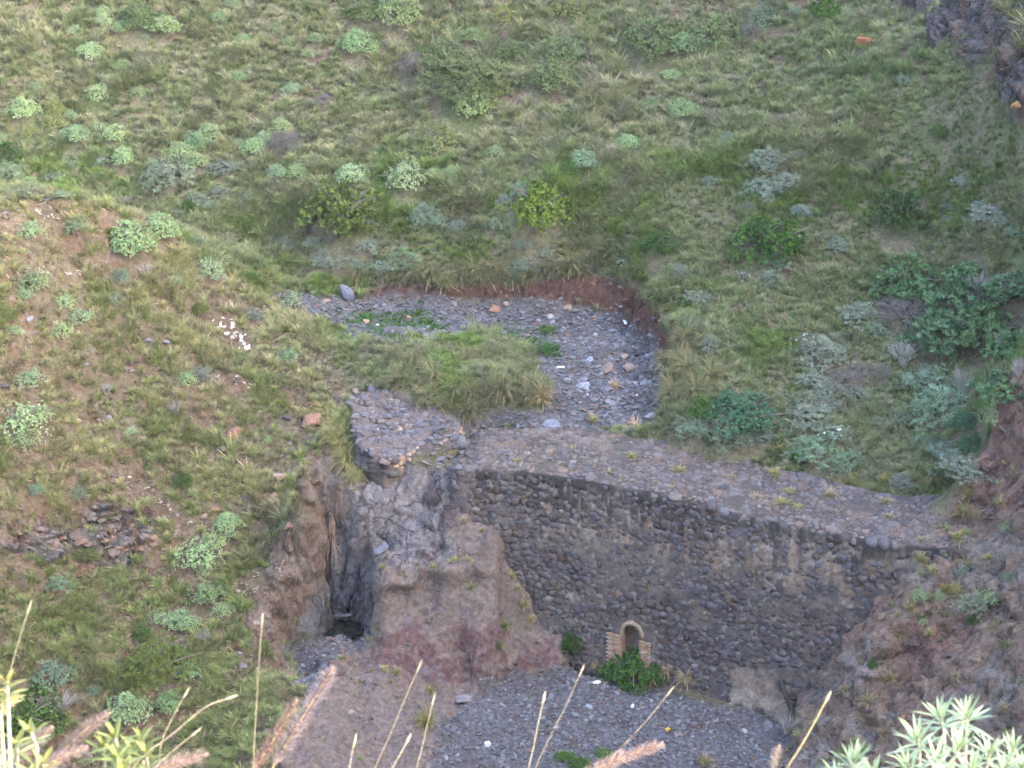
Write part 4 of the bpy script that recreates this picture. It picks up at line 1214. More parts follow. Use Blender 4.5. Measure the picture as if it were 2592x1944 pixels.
def tuft_geo(seed, nb=76, L0=.35, L1=.6, spread=.6, droop=1.25, w=.0075, dry=.35, heads=8, lean=(0, 0)):
    r = np.random.default_rng(seed)
    V, F, C = [], [], []
    for k in range(nb + heads):
        hd = k >= nb
        a = r.uniform(0, 2 * math.pi); rb = r.uniform(0, .07)
        L_ = r.uniform(L0, L1) * (1.15 if hd else 1)
        el = math.pi / 2 - abs(r.normal()) * spread * .7
        dr = r.uniform(.5, 1.2) * droop
        p = np.array((rb * math.cos(a), rb * math.sin(a), -.02))
        side = np.array((-math.sin(a), math.cos(a), 0.0))
        nseg = 3
        ww = w * r.uniform(.7, 1.3)
        base = len(V)
        t = r.random()
        if hd: c = np.array((1.35, 1.14, 1.08)) * r.uniform(.8, 1.15)
        elif t < dry: c = np.array((1.3, 1.2, 1.05)) * r.uniform(.75, 1.15)
        else: c = np.array((.88, 1.0, .8)) * r.uniform(.72, 1.15)
        for s in range(nseg + 1):
            if hd: wk = [.004, .004, .016, .006][s]
            else: wk = ww * [1, .95, .65, .08][s]
            V.append(p - side * wk); V.append(p + side * wk)
            C += [c * (.8 if s == 0 else 1.0)] * 2
            d = np.array((math.cos(a) * math.cos(el), math.sin(a) * math.cos(el), math.sin(el))) + np.array((lean[0], lean[1], 0)) * (s + 1) / nseg
            p = p + d / np.linalg.norm(d) * L_ / nseg
            el -= dr / nseg
        for s in range(nseg):
            b = base + 2 * s
            F.append((b, b + 1, b + 3, b + 2))
    return np.array(V), np.array(F), np.array(C)
TUFT_P = [dict(lean=(-.25, -.15)), dict(lean=(-.4, -.2), droop=1.4), dict(lean=(-.1, -.3), spread=.7), dict(L0=.25, L1=.45, spread=.8, heads=4), dict(L0=.4, L1=.7, droop=1.5, spread=.5, heads=12, lean=(-.3, -.1)), dict(nb=34, heads=22, L0=.3, L1=.5, lean=(-.5, -.1))]
TUFTS = [tuft_geo(500 + i, **k) for i, k in enumerate(TUFT_P)]
tuft_coll = proto_collection('grass_tuft_kind', [np_mesh('tuft', V, F, M_GRASS_I, False, C) for V, F, C in TUFTS])
TUFT_ME = [np_mesh('grass_tuft', *tuft_geo(520 + i, **{**dict(nb=230, heads=30, L0=.3, L1=.7, spread=.85, droop=1.7, w=.0055, dry=.4), **k})[:2], M_GRASS, False, tuft_geo(520 + i, **{**dict(nb=230, heads=30, L0=.3, L1=.7, spread=.85, droop=1.7, w=.0055, dry=.4), **k})[2])
           for i, k in enumerate([dict(), dict(lean=(-.3, -.2)), dict(lean=(.25, -.2)), dict(droop=2.1)])]
HANG_ME = [np_mesh('grass_tuft', g[0], g[1], M_GRASS, False, g[2]) for g in (tuft_geo(540 + i, 300, .4, .9, .95, 2.2, .0055, .5, 50, (lx, -.6)) for i, lx in enumerate((-.2, .1, -.35)))]
# low round-leaved weeds
def leafball_geo(seed, n, leaves, ll, lw, shape, up=.5, flat_bottom=True, jitter=.3, shade=(.8, 1.2)):
    """clusters of small leaves spread over and through a crown volume; shape(dir)->radius"""
    r = np.random.default_rng(seed)
    V, F, C = [], [], []
    for k in range(n):
        d = r.normal(size=3); d /= np.linalg.norm(d)
        if flat_bottom: d[2] = abs(d[2]) * 1.0 - .12
        R_ = shape(d) * (1 - r.random() ** 2.2 * .45)
        c = d * R_
        cc = r.uniform(*shade) * np.array((r.uniform(.93, 1.07), 1, r.uniform(.9, 1.1)))
        ax = d * .7 + np.array((0, 0, up)) + r.normal(size=3) * jitter
        ax /= np.linalg.norm(ax)
        e1 = np.cross(ax, (0.3, 0.5, .81)); e1 /= np.linalg.norm(e1); e2 = np.cross(ax, e1)
        ph = r.uniform(0, 6.28)
        for q in range(leaves):
            a = ph + q * 6.283 / leaves + r.uniform(-.3, .3)
            out_ = e1 * math.cos(a) + e2 * math.sin(a)
            ld = out_ * r.uniform(.6, 1.0) + ax * r.uniform(.25, .9); ld /= np.linalg.norm(ld)
            sd = np.cross(ld, ax); sd /= np.linalg.norm(sd) + 1e-9
            L_ = ll * r.uniform(.7, 1.25)
            b = len(V)
            V += [c, c + ld * L_ * .55 + sd * lw, c + ld * L_ + ax * L_ * .1, c + ld * L_ * .55 - sd * lw]
            C += [cc * r.uniform(.85, 1.15)] * 4
            F.append((b, b + 1, b + 2, b + 3))
    return np.array(V), np.array(F), np.array(C)
def lumpy(seed, a=.22, zs=.75, f=2.0):
    def s(d):
        return (1 + a * float(fbm(np.array(d[0] * f + seed), np.array(d[1] * f), np.array(d[2] * f), 3))) * (zs + (1 - zs) * (1 - abs(d[2])))
    return s
def tube(V, F, C, pts, rads, n=5, col=(1, 1, 1)):
    base = len(V)
    for i, p in enumerate(pts):
        t = Vector(pts[min(i + 1, len(pts) - 1)]) - Vector(pts[max(i - 1, 0)]); t.normalize()
        x = t.orthogonal().normalized(); y = t.cross(x)
        for k in range(n):
            a = 6.2832 * k / n
            V.append(np.array(Vector(p) + (x * math.cos(a) + y * math.sin(a)) * rads[i])); C.append(np.array(col))
    for i in range(len(pts) - 1):
        for k in range(n):
            j = (k + 1) % n
            F.append((base + i * n + k, base + i * n + j, base + (i + 1) * n + j, base + (i + 1) * n + k))
def stems_geo(seed, n=9, h=.75, spread=.7, rad=.035, fork=2):
    r = np.random.default_rng(seed); V, F, C = [], [], []
    for k in range(n):
        a = 6.283 * k / n + r.uniform(-.3, .3)
        e = np.array((math.cos(a) * spread * r.uniform(.5, 1.1), math.sin(a) * spread * r.uniform(.5, 1.1), h * r.uniform(.7, 1.1)))
        m = e * .5 + np.array((*r.normal(size=2) * .06, .08))
        tube(V, F, C, [(0, 0, -.08), tuple(m), tuple(e)], [rad, rad * .75, rad * .4], 5, (r.uniform(.8, 1.2),) * 3)
        for f in range(fork):
            e2 = m + np.array((r.normal() * .3 + e[0] * .4, r.normal() * .3 + e[1] * .4, h * .45))
            tube(V, F, C, [tuple(m), tuple((m + e2) / 2 + np.array((0, 0, .05))), tuple(e2)], [rad * .6, rad * .45, rad * .25], 4, (r.uniform(.8, 1.2),) * 3)
    return np.array(V), np.array(F), np.array(C)
def GM(name, g, mat, sm=False): return np_mesh(name, g[0], g[1], mat, sm, g[2])
STEM_ME = [GM('stems', stems_geo(600 + i), M_STEM) for i in range(4)]
BARE_ME = [GM('twigs', stems_geo(640 + i, 13, 1.25, .85, .028, 4), M_STEM) for i in range(4)]
KIND = {}
KIND['dome'] = [GM('foliage', leafball_geo(700 + i, 950, 5, .075, .021, lumpy(i * 7.1, .3, .74, 2.6), jitter=.3, shade=(.8, 1.15)), M_LEAF) for i in range(6)]
KIND['loose'] = [GM('foliage', leafball_geo(720 + i, 560, 5, .085, .022, lumpy(i * 5.3, .55, .78, 2.6), jitter=.35, shade=(.75, 1.15)), M_LEAF) for i in range(6)]
KIND['grey'] = [GM('foliage', leafball_geo(740 + i, 340, 5, .16, .02, lumpy(i * 3.7, .55, .8, 2.4), up=1.0, jitter=.4, shade=(.7, 1.25)), M_LEAF) for i in range(6)]
KIND['bush'] = [GM('foliage', leafball_geo(760 + i, 800, 5, .10, .028, lumpy(i * 9.7, .42, .8, 2.2), up=.3, jitter=.6, shade=(.55, 1.3)), M_LEAF) for i in range(4)]
KIND['broom'] = [GM('foliage', leafball_geo(780 + i, 1100, 5, .11, .014, lumpy(i * 4.9, .4, .8, 2.0), up=.9, jitter=.5, shade=(.7, 1.2)), M_LEAF) for i in range(3)]
KIND['castor'] = [GM('foliage', leafball_geo(800 + i, 300, 6, .17, .042, lumpy(i * 6.3, .5, .8, 2.0), up=.9, jitter=.35, shade=(.6, 1.3)), M_LEAF) for i in range(4)]
KIND['dead'] = [GM('foliage', leafball_geo(820 + i, 300, 4, .24, .012, lumpy(i * 2.3, .45, .8, 2.0), up=.7, jitter=.7, shade=(.7, 1.2)), M_LEAF) for i in range(3)]
vr = np.random.default_rng(51)
def front_hit(u, v):
    p = hit(u, v)
    if p is not None and 1300 < u < 2050 and v > 1400:
        w = wall_pt(u, v)
        if w.y < p.y: p = w + Vector((0, -.04, 0))
    return p
COLR = {'pale': (.36, .475, .235), 'spurge': (.285, .39, .175), 'dull': (.165, .225, .085), 'yellowish': (.28, .32, .11), 'bluish': (.225, .315, .185), 'grey': (.265, .32, .225), 'sage': (.22, .275, .17),
        'olive': (.15, .185, .045), 'lime': (.20, .265, .045), 'dullolive': (.165, .185, .08), 'green': (.10, .185, .04), 'dark': (.06, .12, .03), 'castor': (.12, .205, .085), 'dead': (.235, .20, .175), 'vivid': (.07, .165, .03), 'bdark': (.10, .20, .10)}
def shrub(u, v, w, kind, colr, label, name='shrub', cat='shrub', group=None, h=1.0, low=.22, stem=True, stemcol=(.20, .17, .14)):
    p = front_hit(u, v + w * low)
    if p is None: return
    s = w / 2 / px_m(p) * 1.27
    if kind == 'loose' and colr in ('pale', 'spurge') and w >= 36 and v < 500: kind = 'dome'
    ek = .55 if kind == 'grey' else 1
    EXCL.append((p.x, p.y, s * .95 * ek)); EXCL.append((p.x, p.y - s * .5, s * .75 * ek))
    root = bpy.data.objects.new(name, None); COL.objects.link(root)
    root.location = p + Vector((0, 0, .12 * s)); root.rotation_euler = (vr.uniform(-.1, .1), vr.uniform(-.1, .1), vr.uniform(0, 6.28)); root.scale = (s * vr.uniform(.85, 1.2), s * vr.uniform(.85, 1.15), s * h * vr.uniform(.8, 1.12))
    tag(root, label, cat, group)
    k = KIND[kind]
    o = link('foliage', k[int(vr.integers(len(k)))], root); o.location = (0, 0, .12)
    o.color = (*(np.array(COLR[colr]) * vr.uniform(.88, 1.12) * np.array((vr.uniform(.92, 1.08), 1, vr.uniform(.9, 1.1)))), 1)
    if stem:
        q = link('stems', STEM_ME[int(vr.integers(len(STEM_ME)))], root); q.color = (*stemcol, 1)
    return root
ORD = ['first', 'second', 'third', 'fourth', 'fifth', 'sixth', 'seventh', 'eighth', 'ninth', 'tenth', 'eleventh', 'twelfth', 'thirteenth', 'fourteenth', 'fifteenth', 'sixteenth', 'seventeenth', 'eighteenth', 'nineteenth', 'twentieth', 'twenty-first', 'twenty-second', 'twenty-third', 'twenty-fourth', 'twenty-fifth']
def row(items, what, where, group, **kw):
    """items (u, v, w, kind, colour): labelled by their order from the left in a row one can see"""
    items = sorted(items)
    for i, (u, v, w, kd, cl) in enumerate(items):
        shrub(u, v, w, kd, cl, '%s, %s from left %s' % (what, ORD[i], where), group=group, **kw)
G1 = 'pale spurge shrubs dotted over the far slope'
row([(264, 29, 42, 'dome', 'pale'), (261, 52, 38, 'dome', 'pale'), (187, 75, 34, 'loose', 'pale'), (305, 68, 40, 'dome', 'spurge'), (366, 94, 20, 'loose', 'pale'), (554, 44, 38, 'dome', 'spurge'), (592, 8, 34, 'dome', 'spurge'),
     (618, 95, 30, 'dome', 'spurge'), (703, 72, 30, 'loose', 'spurge'), (729, 105, 28, 'loose', 'spurge'), (800, 94, 42, 'dome', 'spurge'), (782, 137, 30, 'loose', 'pale'), (899, 80, 30, 'dome', 'spurge')],
    'small pale dome shrub', 'along the far slope top', G1)
shrub(355, 41, 94, 'dome', 'dull', 'widest dull green dome shrub near the top left of the far slope')
shrub(419, 64, 66, 'dome', 'spurge', 'round green dome shrub touching the widest dull dome at top left')
shrub(917, 26, 76, 'dome', 'dull', 'left one of the pair of big dome shrubs at the top edge')
shrub(1008, 26, 100, 'dome', 'spurge', 'right and larger one of the pair of big domes at the top edge')
shrub(905, 110, 74, 'dome', 'spurge', 'flat wide dome shrub below the pair at the top edge')
row([(228, 128, 54, 'dome', 'pale'), (308, 163, 42, 'dome', 'spurge'), (88, 220, 26, 'loose', 'pale'), (246, 231, 60, 'loose', 'pale'), (352, 233, 34, 'loose', 'spurge'), (604, 194, 34, 'dome', 'spurge'), (741, 222, 38, 'dome', 'pale'), (120, 110, 24, 'loose', 'grey'), (20, 105, 26, 'loose', 'pale'), (255, 180, 24, 'loose', 'dull'), (975, 107, 20, 'loose', 'grey')],
    'pale green low shrub', 'on the upper far slope', G1)
row([(59, 274, 70, 'loose', 'pale'), (141, 273, 48, 'dome', 'yellowish'), (132, 311, 50, 'loose', 'yellowish'), (179, 291, 28, 'loose', 'spurge'), (188, 337, 54, 'dome', 'pale'), (246, 320, 34, 'loose', 'pale'), (291, 338, 56, 'dome', 'pale'), (72, 332, 36, 'loose', 'yellowish'),
     (5, 345, 26, 'dome', 'pale'), (457, 382, 62, 'dome', 'pale'), (498, 356, 64, 'dome', 'spurge'), (530, 338, 54, 'loose', 'pale'), (501, 377, 32, 'loose', 'yellowish'), (606, 360, 24, 'loose', 'pale'), (647, 365, 54, 'dome', 'pale'), (668, 346, 38, 'loose', 'pale'), (712, 320, 54, 'loose', 'pale'), (744, 376, 24, 'loose', 'grey')],
    'pale green dome shrub', "in the far slope's middle row", G1)
row([(316, 399, 58, 'dome', 'pale'), (498, 405, 56, 'dome', 'pale'), (167, 397, 20, 'loose', 'pale'), (190, 419, 28, 'loose', 'pale'), (76, 461, 44, 'dome', 'spurge'), (141, 451, 40, 'loose', 'bluish'), (393, 414, 34, 'loose', 'pale'), (700, 432, 44, 'loose', 'pale'), (753, 432, 50, 'dome', 'spurge'), (891, 443, 58, 'dome', 'pale'), (1096, 435, 38, 'loose', 'spurge'), (1143, 432, 42, 'loose', 'pale'), (1254, 382, 40, 'loose', 'pale')],
    'pale green dome shrub', 'at the foot of far slope', G1)
shrub(1025, 448, 88, 'dome', 'pale', 'largest bright green dome shrub at the foot of the far slope, centre')
shrub(850, 450, 40, 'loose', 'dull', 'dull green shrub beside the lowest row of domes left of centre')
for a in [(1107, 145, 84, 'loose', 'dull', 'olive green shrub left above the big broom bush'), (1192, 90, 54, 'loose', 'spurge', 'pale shrub right of the pair of domes at top edge'),
          (1280, 40, 54, 'loose', 'yellowish', 'yellow-green shrub on red soil at the top edge'), (1283, 130, 64, 'loose', 'dull', 'dull shrub on the red soil above the broom bush'),
          (1172, 193, 170, 'broom', 'dullolive', 'largest olive broom bush in the upper centre of the far slope'), (1201, 258, 100, 'dome', 'spurge', 'bright dome shrub at the foot of the large broom bush'),
          (1049, 170, 82, 'dead', 'dead', 'brown dry bush left of the large broom bush'), (1248, 224, 56, 'loose', 'yellowish', 'yellow-green shrub at the right flank of the broom bush'),
          (920, 265, 42, 'loose', 'yellowish', 'bright yellow-green low shrub alone in mid slope'), (1107, 358, 80, 'loose', 'yellowish', 'wide yellow-olive shrub above the largest bright dome'),
          (1393, 188, 104, 'dome', 'dull', 'tall green shrub right of the large broom bush'), (1419, 138, 84, 'loose', 'dull', 'dull shrub standing behind the tall green shrub'), (1316, 124, 62, 'loose', 'dull', 'dull green shrub between red soil and tall green shrub'),
          (1437, 24, 72, 'loose', 'yellowish', 'yellow-green shrub at the top edge right of centre'), (1642, 106, 124, 'dome', 'dull', 'largest rounded shrub in the upper right of the far slope'), (1727, 108, 72, 'loose', 'spurge', 'pale shrub touching the right of the largest rounded shrub'),
          (1806, 80, 98, 'loose', 'dull', 'olive shrub next to the red scar at upper right'), (1923, 42, 70, 'loose', 'sage', 'sage green shrub above the red scar'), (2090, 18, 74, 'bush', 'green', 'leafy dark green bush at the top edge right'),
          (2008, 30, 30, 'loose', 'bluish', 'small bluish shrub left of the leafy bush at top edge'), (1700, 187, 38, 'dome', 'pale', 'small bright shrub below the largest rounded shrub'), (1730, 276, 62, 'dome', 'spurge', 'round pale shrub alone in mid slope right of centre'),
          (1592, 354, 52, 'loose', 'pale', 'pale flat shrub in grass right of centre'), (1478, 404, 60, 'loose', 'pale', 'pale upper one of two joined shrubs in the meadow edge'), (1442, 432, 58, 'dome', 'green', 'green lower one of two joined shrubs in the meadow edge'),
          (1844, 347, 38, 'dome', 'sage', 'sage shrub in the grass of the right slope'), (1650, 258, 34, 'loose', 'spurge', 'small shrub left of the round pale shrub in mid slope'), (2286, 203, 44, 'loose', 'sage', 'dull low shrub below the orange bricks'),
          (1900, 80, 40, 'dead', 'dead', 'dry brown bush left of the red scar'), (540, 222, 44, 'dead', 'olive', 'small dark olive bush alone in the upper left slope'), (820, 250, 36, 'dead', 'dead', 'dry brown shrub in the centre of the far slope'), (720, 365, 70, 'dead', 'dead', 'dry grey shrub among pale domes left of centre')]:
    shrub(*a)
for a in [(1360, 528, 124, 'bush', 'lime', 'round olive green bush above the middle of the stream bed'), (865, 545, 150, 'bush', 'olive', 'broad olive bush in the meadow left of centre'), (1671, 622, 74, 'bush', 'green', 'low dark green bush right above the red bank'),
          (1942, 616, 124, 'bush', 'vivid', 'bright green leafy bush with a dead grey trunk beside it'), (2275, 546, 116, 'bush', 'dark', 'dark green leafy bush in the right meadow'), (2380, 336, 48, 'bush', 'green', 'small green bush on the upper right slope'),
          (8, 392, 80, 'bush', 'dark', 'dark green bush cut by the left edge'), (1785, 1038, 66, 'bush', 'green', 'leafy green shrub left of the blue-green dome by the dam'), (1885, 899, 26, 'bush', 'green', 'tiny green bush in the right meadow'),
          (483, 523, 36, 'bush', 'vivid', 'small vivid green shrub in the meadow behind the spur')]:
    shrub(*a, name='bush', cat='bush', h=1.15)
shrub(1888, 630, 44, 'dead', 'dead', 'dead grey shrub leaning at the left of bright green bush', h=1.7)
shrub(1881, 1042, 132, 'dome', 'bdark', 'large blue-green cushion shrub in the meadow just behind the dam crest')
shrub(2446, 1070, 58, 'dome', 'bdark', 'upper one of two blue-green domes by the right rock')
shrub(2468, 1120, 72, 'dome', 'bdark', 'lower and larger of two blue-green domes by the right rock')
shrub(2520, 1056, 56, 'loose', 'pale', 'pale leafy shrub with bare stems on edge of the right rock', stemcol=(.4, .37, .33), h=1.3)
G2 = 'silver-grey sage shrubs of the meadow'
row([(261, 405, 46, 'grey', 'grey'), (431, 441, 90, 'grey', 'sage'), (568, 423, 62, 'grey', 'grey'), (680, 435, 22, 'grey', 'grey'), (23, 438, 74, 'grey', 'bluish'), (64, 488, 64, 'grey', 'sage'), (150, 490, 40, 'grey', 'bluish')], 'silver-grey shrub', 'behind the left spur', G2, h=.8)
row([(308, 511, 26, 'grey', 'grey'), (504, 505, 46, 'grey', 'grey'), (557, 484, 36, 'grey', 'grey'), (633, 496, 32, 'grey', 'grey'), (533, 519, 32, 'grey', 'grey'), (929, 561, 38, 'grey', 'grey'), (1072, 547, 64, 'grey', 'bluish'), (1113, 556, 40, 'grey', 'grey'), (1160, 567, 38, 'grey', 'grey'), (1254, 567, 38, 'grey', 'sage'), (1277, 505, 32, 'grey', 'sage'), (1314, 480, 46, 'grey', 'bluish'), (1345, 492, 24, 'grey', 'grey')],
    'silver-grey shrub', 'in the middle of the meadow', G2, h=.85)
row([(495, 613, 42, 'grey', 'bluish'), (727, 616, 40, 'grey', 'grey'), (791, 613, 38, 'grey', 'grey'), (937, 622, 42, 'grey', 'grey'), (820, 657, 56, 'grey', 'grey'), (867, 663, 46, 'grey', 'grey'), (910, 668, 40, 'grey', 'grey'), (1025, 664, 76, 'grey', 'bluish'), (965, 672, 50, 'grey', 'grey'), (1319, 622, 42, 'grey', 'grey'), (1328, 669, 52, 'grey', 'grey'), (1384, 640, 32, 'grey', 'grey'), (1305, 690, 30, 'grey', 'bluish')],
    'silver-grey shrub', 'along the top of the cut bank', G2, h=.85)
row([(1938, 402, 74, 'grey', 'grey'), (2025, 388, 34, 'grey', 'grey'), (1938, 423, 40, 'grey', 'grey'), (1990, 452, 60, 'grey', 'grey'), (1940, 473, 72, 'grey', 'grey'), (2028, 531, 38, 'grey', 'grey'), (1797, 455, 36, 'grey', 'sage'), (1899, 522, 32, 'grey', 'sage')], 'silver-grey shrub', 'in patch above green bushes', G2, h=.7)
row([(2438, 458, 46, 'grey', 'grey'), (2506, 537, 72, 'grey', 'grey'), (2538, 558, 42, 'grey', 'grey'), (2480, 522, 42, 'grey', 'grey'), (2564, 588, 42, 'grey', 'bluish'), (2392, 520, 22, 'grey', 'grey'), (2339, 537, 30, 'grey', 'grey')], 'silver-grey shrub', 'right of the dark green bush', G2, h=.75)
row([(2122, 622, 48, 'grey', 'grey'), (1979, 668, 44, 'grey', 'grey'), (1727, 685, 44, 'grey', 'grey'), (1953, 707, 64, 'grey', 'sage'), (1770, 752, 52, 'grey', 'grey'), (1747, 815, 46, 'grey', 'sage'), (1702, 804, 42, 'grey', 'grey'), (1799, 872, 48, 'grey', 'grey')], 'silver-grey shrub', 'between red bank and green bush', G2, h=.85)
row([(2170, 797, 82, 'grey', 'grey'), (2220, 833, 40, 'grey', 'bluish'), (2125, 847, 38, 'grey', 'grey'), (2079, 894, 108, 'grey', 'grey'), (2061, 962, 58, 'grey', 'grey'), (2097, 985, 60, 'grey', 'sage'), (2170, 994, 54, 'grey', 'grey'), (2283, 890, 64, 'grey', 'grey'), (2350, 966, 104, 'grey', 'bluish'), (2396, 1025, 124, 'grey', 'bluish')], 'silver-grey shrub', 'amid the right meadow', G2, h=.75)
row([(2030, 1016, 62, 'grey', 'sage'), (2088, 1021, 64, 'grey', 'grey'), (2043, 1048, 92, 'grey', 'grey'), (2274, 1061, 54, 'grey', 'sage'), (2220, 1066, 34, 'grey', 'grey'), (1758, 1080, 74, 'grey', 'sage'), (1844, 1093, 84, 'grey', 'sage'), (1885, 1107, 44, 'grey', 'grey'), (1939, 1102, 46, 'grey', 'grey'), (2057, 1134, 112, 'grey', 'bluish'), (2106, 1183, 56, 'loose', 'bluish'), (2138, 1163, 64, 'grey', 'bluish'), (2283, 1217, 48, 'grey', 'grey'), (2387, 1138, 64, 'grey', 'grey'), (2436, 1179, 92, 'grey', 'grey'), (2340, 1120, 50, 'grey', 'bluish')], 'silver-grey shrub', 'behind the dam crest', G2, h=.8)
for a in [(2283, 786, 112, 'dead', 'dead', 'grey-brown dry bush left of the castor thicket'), (2224, 937, 54, 'dead', 'dead', 'low purplish dry shrub in the right meadow'), (2143, 953, 84, 'dead', 'dead', 'wide low dry shrub beside yellow grass in right meadow'), (1272, 100, 40, 'dead', 'dead', 'dry shrub on red soil below the top edge')]:
    shrub(*a, h=.7)
for i, (u, v, w, l) in enumerate([(2292, 714, 116, 'leftmost castor bush of the green thicket'), (2418, 772, 124, 'castor bush in the upper middle of the green thicket'), (2510, 852, 150, 'largest castor bush low in the green thicket'), (2382, 845, 140, 'castor bush in the lower left of the green thicket'),
                                (2563, 728, 104, 'castor bush at the upper right of the green thicket'), (2534, 976, 90, 'castor bush just behind the right rock'), (2560, 886, 104, 'castor bush cut by the right edge'), (2500, 806, 80, 'yellow-tinged castor bush in the heart of the thicket'), (2450, 690, 80, 'small castor bush at top of the green thicket')]):
    shrub(u, v, w, 'castor', 'castor' if i != 7 else 'vivid', l, 'castor_bush', 'bush', 'castor bushes of the right-hand thicket')
def bare(u, v, w, label, h=1.0, col=(.36, .33, .30)):
    p = hit(u, v + w * .4); s = w / 2 / px_m(p)
    o = link('bare_shrub', BARE_ME[int(vr.integers(len(BARE_ME)))]); o.location = p; o.scale = (s, s, s * h); o.rotation_euler = (0, 0, vr.uniform(0, 6.28)); o.color = (*col, 1)
    tag(o, label, 'shrub')
for a in [(2477, 735, 70, 'pale leafless twigs rising between the upper castor bushes', 1.6), (2283, 893, 90, 'pale leafless shrub left of the castor thicket', 1.0), (2432, 985, 90, 'pale leafless shrub over silver-grey shrubs near the right rock', 1.5), (2545, 750, 60, 'thin bare stems beside the right edge', 2.2),
          (2577, 930, 60, 'bare twigs behind the right rock top', 1.2), (2550, 1085, 50, 'bare pale stems below the pale shrub on the right rock', 1.2), (158, 1765, 110, 'tangle of grey bare twigs right of the dark bush at bottom left', .8), (517, 1612, 54, 'bare forked stems low on the left slope', 1.3), (1990, 1835, 60, 'thin bare twigs at foot of the leaning post', 1.2),
          (270, 985, 44, 'bare white-stemmed shrub in middle of the left spur', 1.2), (445, 1040, 40, 'bare pale shrub above the tilted reddish boulder', 1.6), (370, 680, 50, 'grey bare shrub near the right side of the spur crest', 1.0)]:
    bare(*a)
# white flowering shrubs
M_PETAL = leaf_material('white_petal', 'OBJECT', .2)
FLOWER_ME = [GM('flowers', leafball_geo(840 + i, 26, 6, .11, .045, lumpy(i * 3.3, .5, .6, 2.4), up=1.0, shade=(.9, 1.1)), M_PETAL) for i in range(3)]
for u, v, w, l in [(1583, 660, 30, 'white flowering plant at the top of the red bank'), (1882, 696, 34, 'white flowering plant below the bright green bush'), (2045, 864, 56, 'widest white flowering plant in the right meadow'), (2105, 1090, 60, 'white flowering plant behind the dam crest')]:
    ro_ = shrub(u, v, w, 'grey', 'sage', l, 'flowering_shrub', 'shrub', h=.8)
    f = link('flowers', FLOWER_ME[int(vr.integers(3))], ro_); f.location = (0, 0, .2); f.color = (.8, .8, .76, 1)
# left spur
G3 = 'pale spurge shrubs on the left spur'
row([(321, 604, 104, 'dome', 'pale'), (403, 580, 80, 'dome', 'pale'), (530, 680, 66, 'loose', 'pale'), (439, 709, 34, 'loose', 'pale'), (304, 702, 42, 'loose', 'bluish'), (78, 586, 54, 'loose', 'pale'), (684, 694, 48, 'loose', 'yellowish'), (738, 758, 48, 'loose', 'pale'), (190, 572, 50, 'grey', 'bluish')], 'bright pale shrub', 'along the left spur crest', G3)
row([(86, 715, 68, 'loose', 'spurge'), (61, 747, 38, 'loose', 'pale'), (162, 763, 42, 'loose', 'pale'), (207, 802, 46, 'loose', 'pale'), (156, 837, 54, 'loose', 'pale'), (42, 837, 38, 'loose', 'pale'), (287, 757, 40, 'grey', 'grey'), (730, 900, 50, 'loose', 'spurge'), (640, 800, 40, 'loose', 'grey')], 'pale green shrub', "on the spur's upper face", G3)
row([(72, 958, 60, 'loose', 'pale'), (55, 1067, 84, 'loose', 'pale'), (97, 1046, 60, 'loose', 'pale'), (59, 1112, 64, 'loose', 'spurge'), (473, 958, 44, 'loose', 'pale'), (511, 949, 48, 'loose', 'grey'), (675, 1114, 26, 'loose', 'pale'), (89, 1238, 34, 'loose', 'bluish'), (201, 1250, 40, 'loose', 'bluish'), (488, 1245, 26, 'loose', 'pale'), (330, 1090, 28, 'loose', 'pale')], 'pale green shrub', "on the spur's middle face", G3)
row([(577, 1320, 54, 'dome', 'pale'), (543, 1370, 64, 'dome', 'pale'), (498, 1406, 86, 'loose', 'pale'), (582, 1350, 30, 'loose', 'pale'), (718, 1330, 24, 'loose', 'pale'), (524, 1500, 76, 'loose', 'spurge'), (462, 1568, 70, 'dome', 'pale'), (404, 1564, 44, 'loose', 'pale'), (565, 1540, 40, 'loose', 'pale'), (515, 1440, 46, 'loose', 'pale'), (148, 1475, 54, 'grey', 'bluish')], 'pale green shrub', 'below the dark left scarp', G3)
row([(445, 1646, 38, 'dome', 'pale'), (476, 1695, 58, 'dome', 'pale'), (424, 1777, 64, 'dome', 'spurge'), (321, 1796, 92, 'dome', 'pale'), (141, 1707, 78, 'loose', 'bluish'), (235, 1750, 30, 'loose', 'bluish')], 'rounded pale shrub', 'at the left slope bottom', G3)
for a in [(383, 1683, 136, 'broom', 'olive', 'broad olive broom bush at bottom of the left slope'), (55, 1815, 136, 'bush', 'green', 'dark green bush in the bottom left corner'), (220, 1399, 54, 'broom', 'olive', 'round olive shrub below the jagged scarp'), (500, 785, 38, 'bush', 'olive', 'small dark bush above the bright white outcrop'),
          (844, 833, 30, 'bush', 'olive', 'small dark bush at the left end of the stream bed'), (475, 1105, 38, 'bush', 'olive', 'small olive bush left of the tilted reddish boulder'), (462, 1217, 40, 'bush', 'green', 'small dark green bush amid rubble of left slope'), (359, 1600, 46, 'bush', 'green', 'small green bush above the broad broom at bottom left'), (285, 590, 40, 'bush', 'olive', 'dark olive shrub on the spur crest behind the widest pale shrub')]:
    shrub(*a, name='bush', cat='bush')
# right slope
row([(2327, 1507, 34, 'loose', 'pale'), (2373, 1509, 28, 'loose', 'pale'), (2462, 1528, 64, 'grey', 'grey'), (2505, 1512, 40, 'loose', 'pale'), (2432, 1445, 34, 'grey', 'grey'), (2462, 1569, 28, 'bush', 'green'), (2208, 1682, 26, 'bush', 'vivid'), (2553, 1334, 34, 'loose', 'spurge'), (2335, 1574, 20, 'loose', 'pale'), (2551, 1458, 26, 'loose', 'bluish')], 'small shrub', 'on the slope right of the dam', 'small shrubs on the right slope')
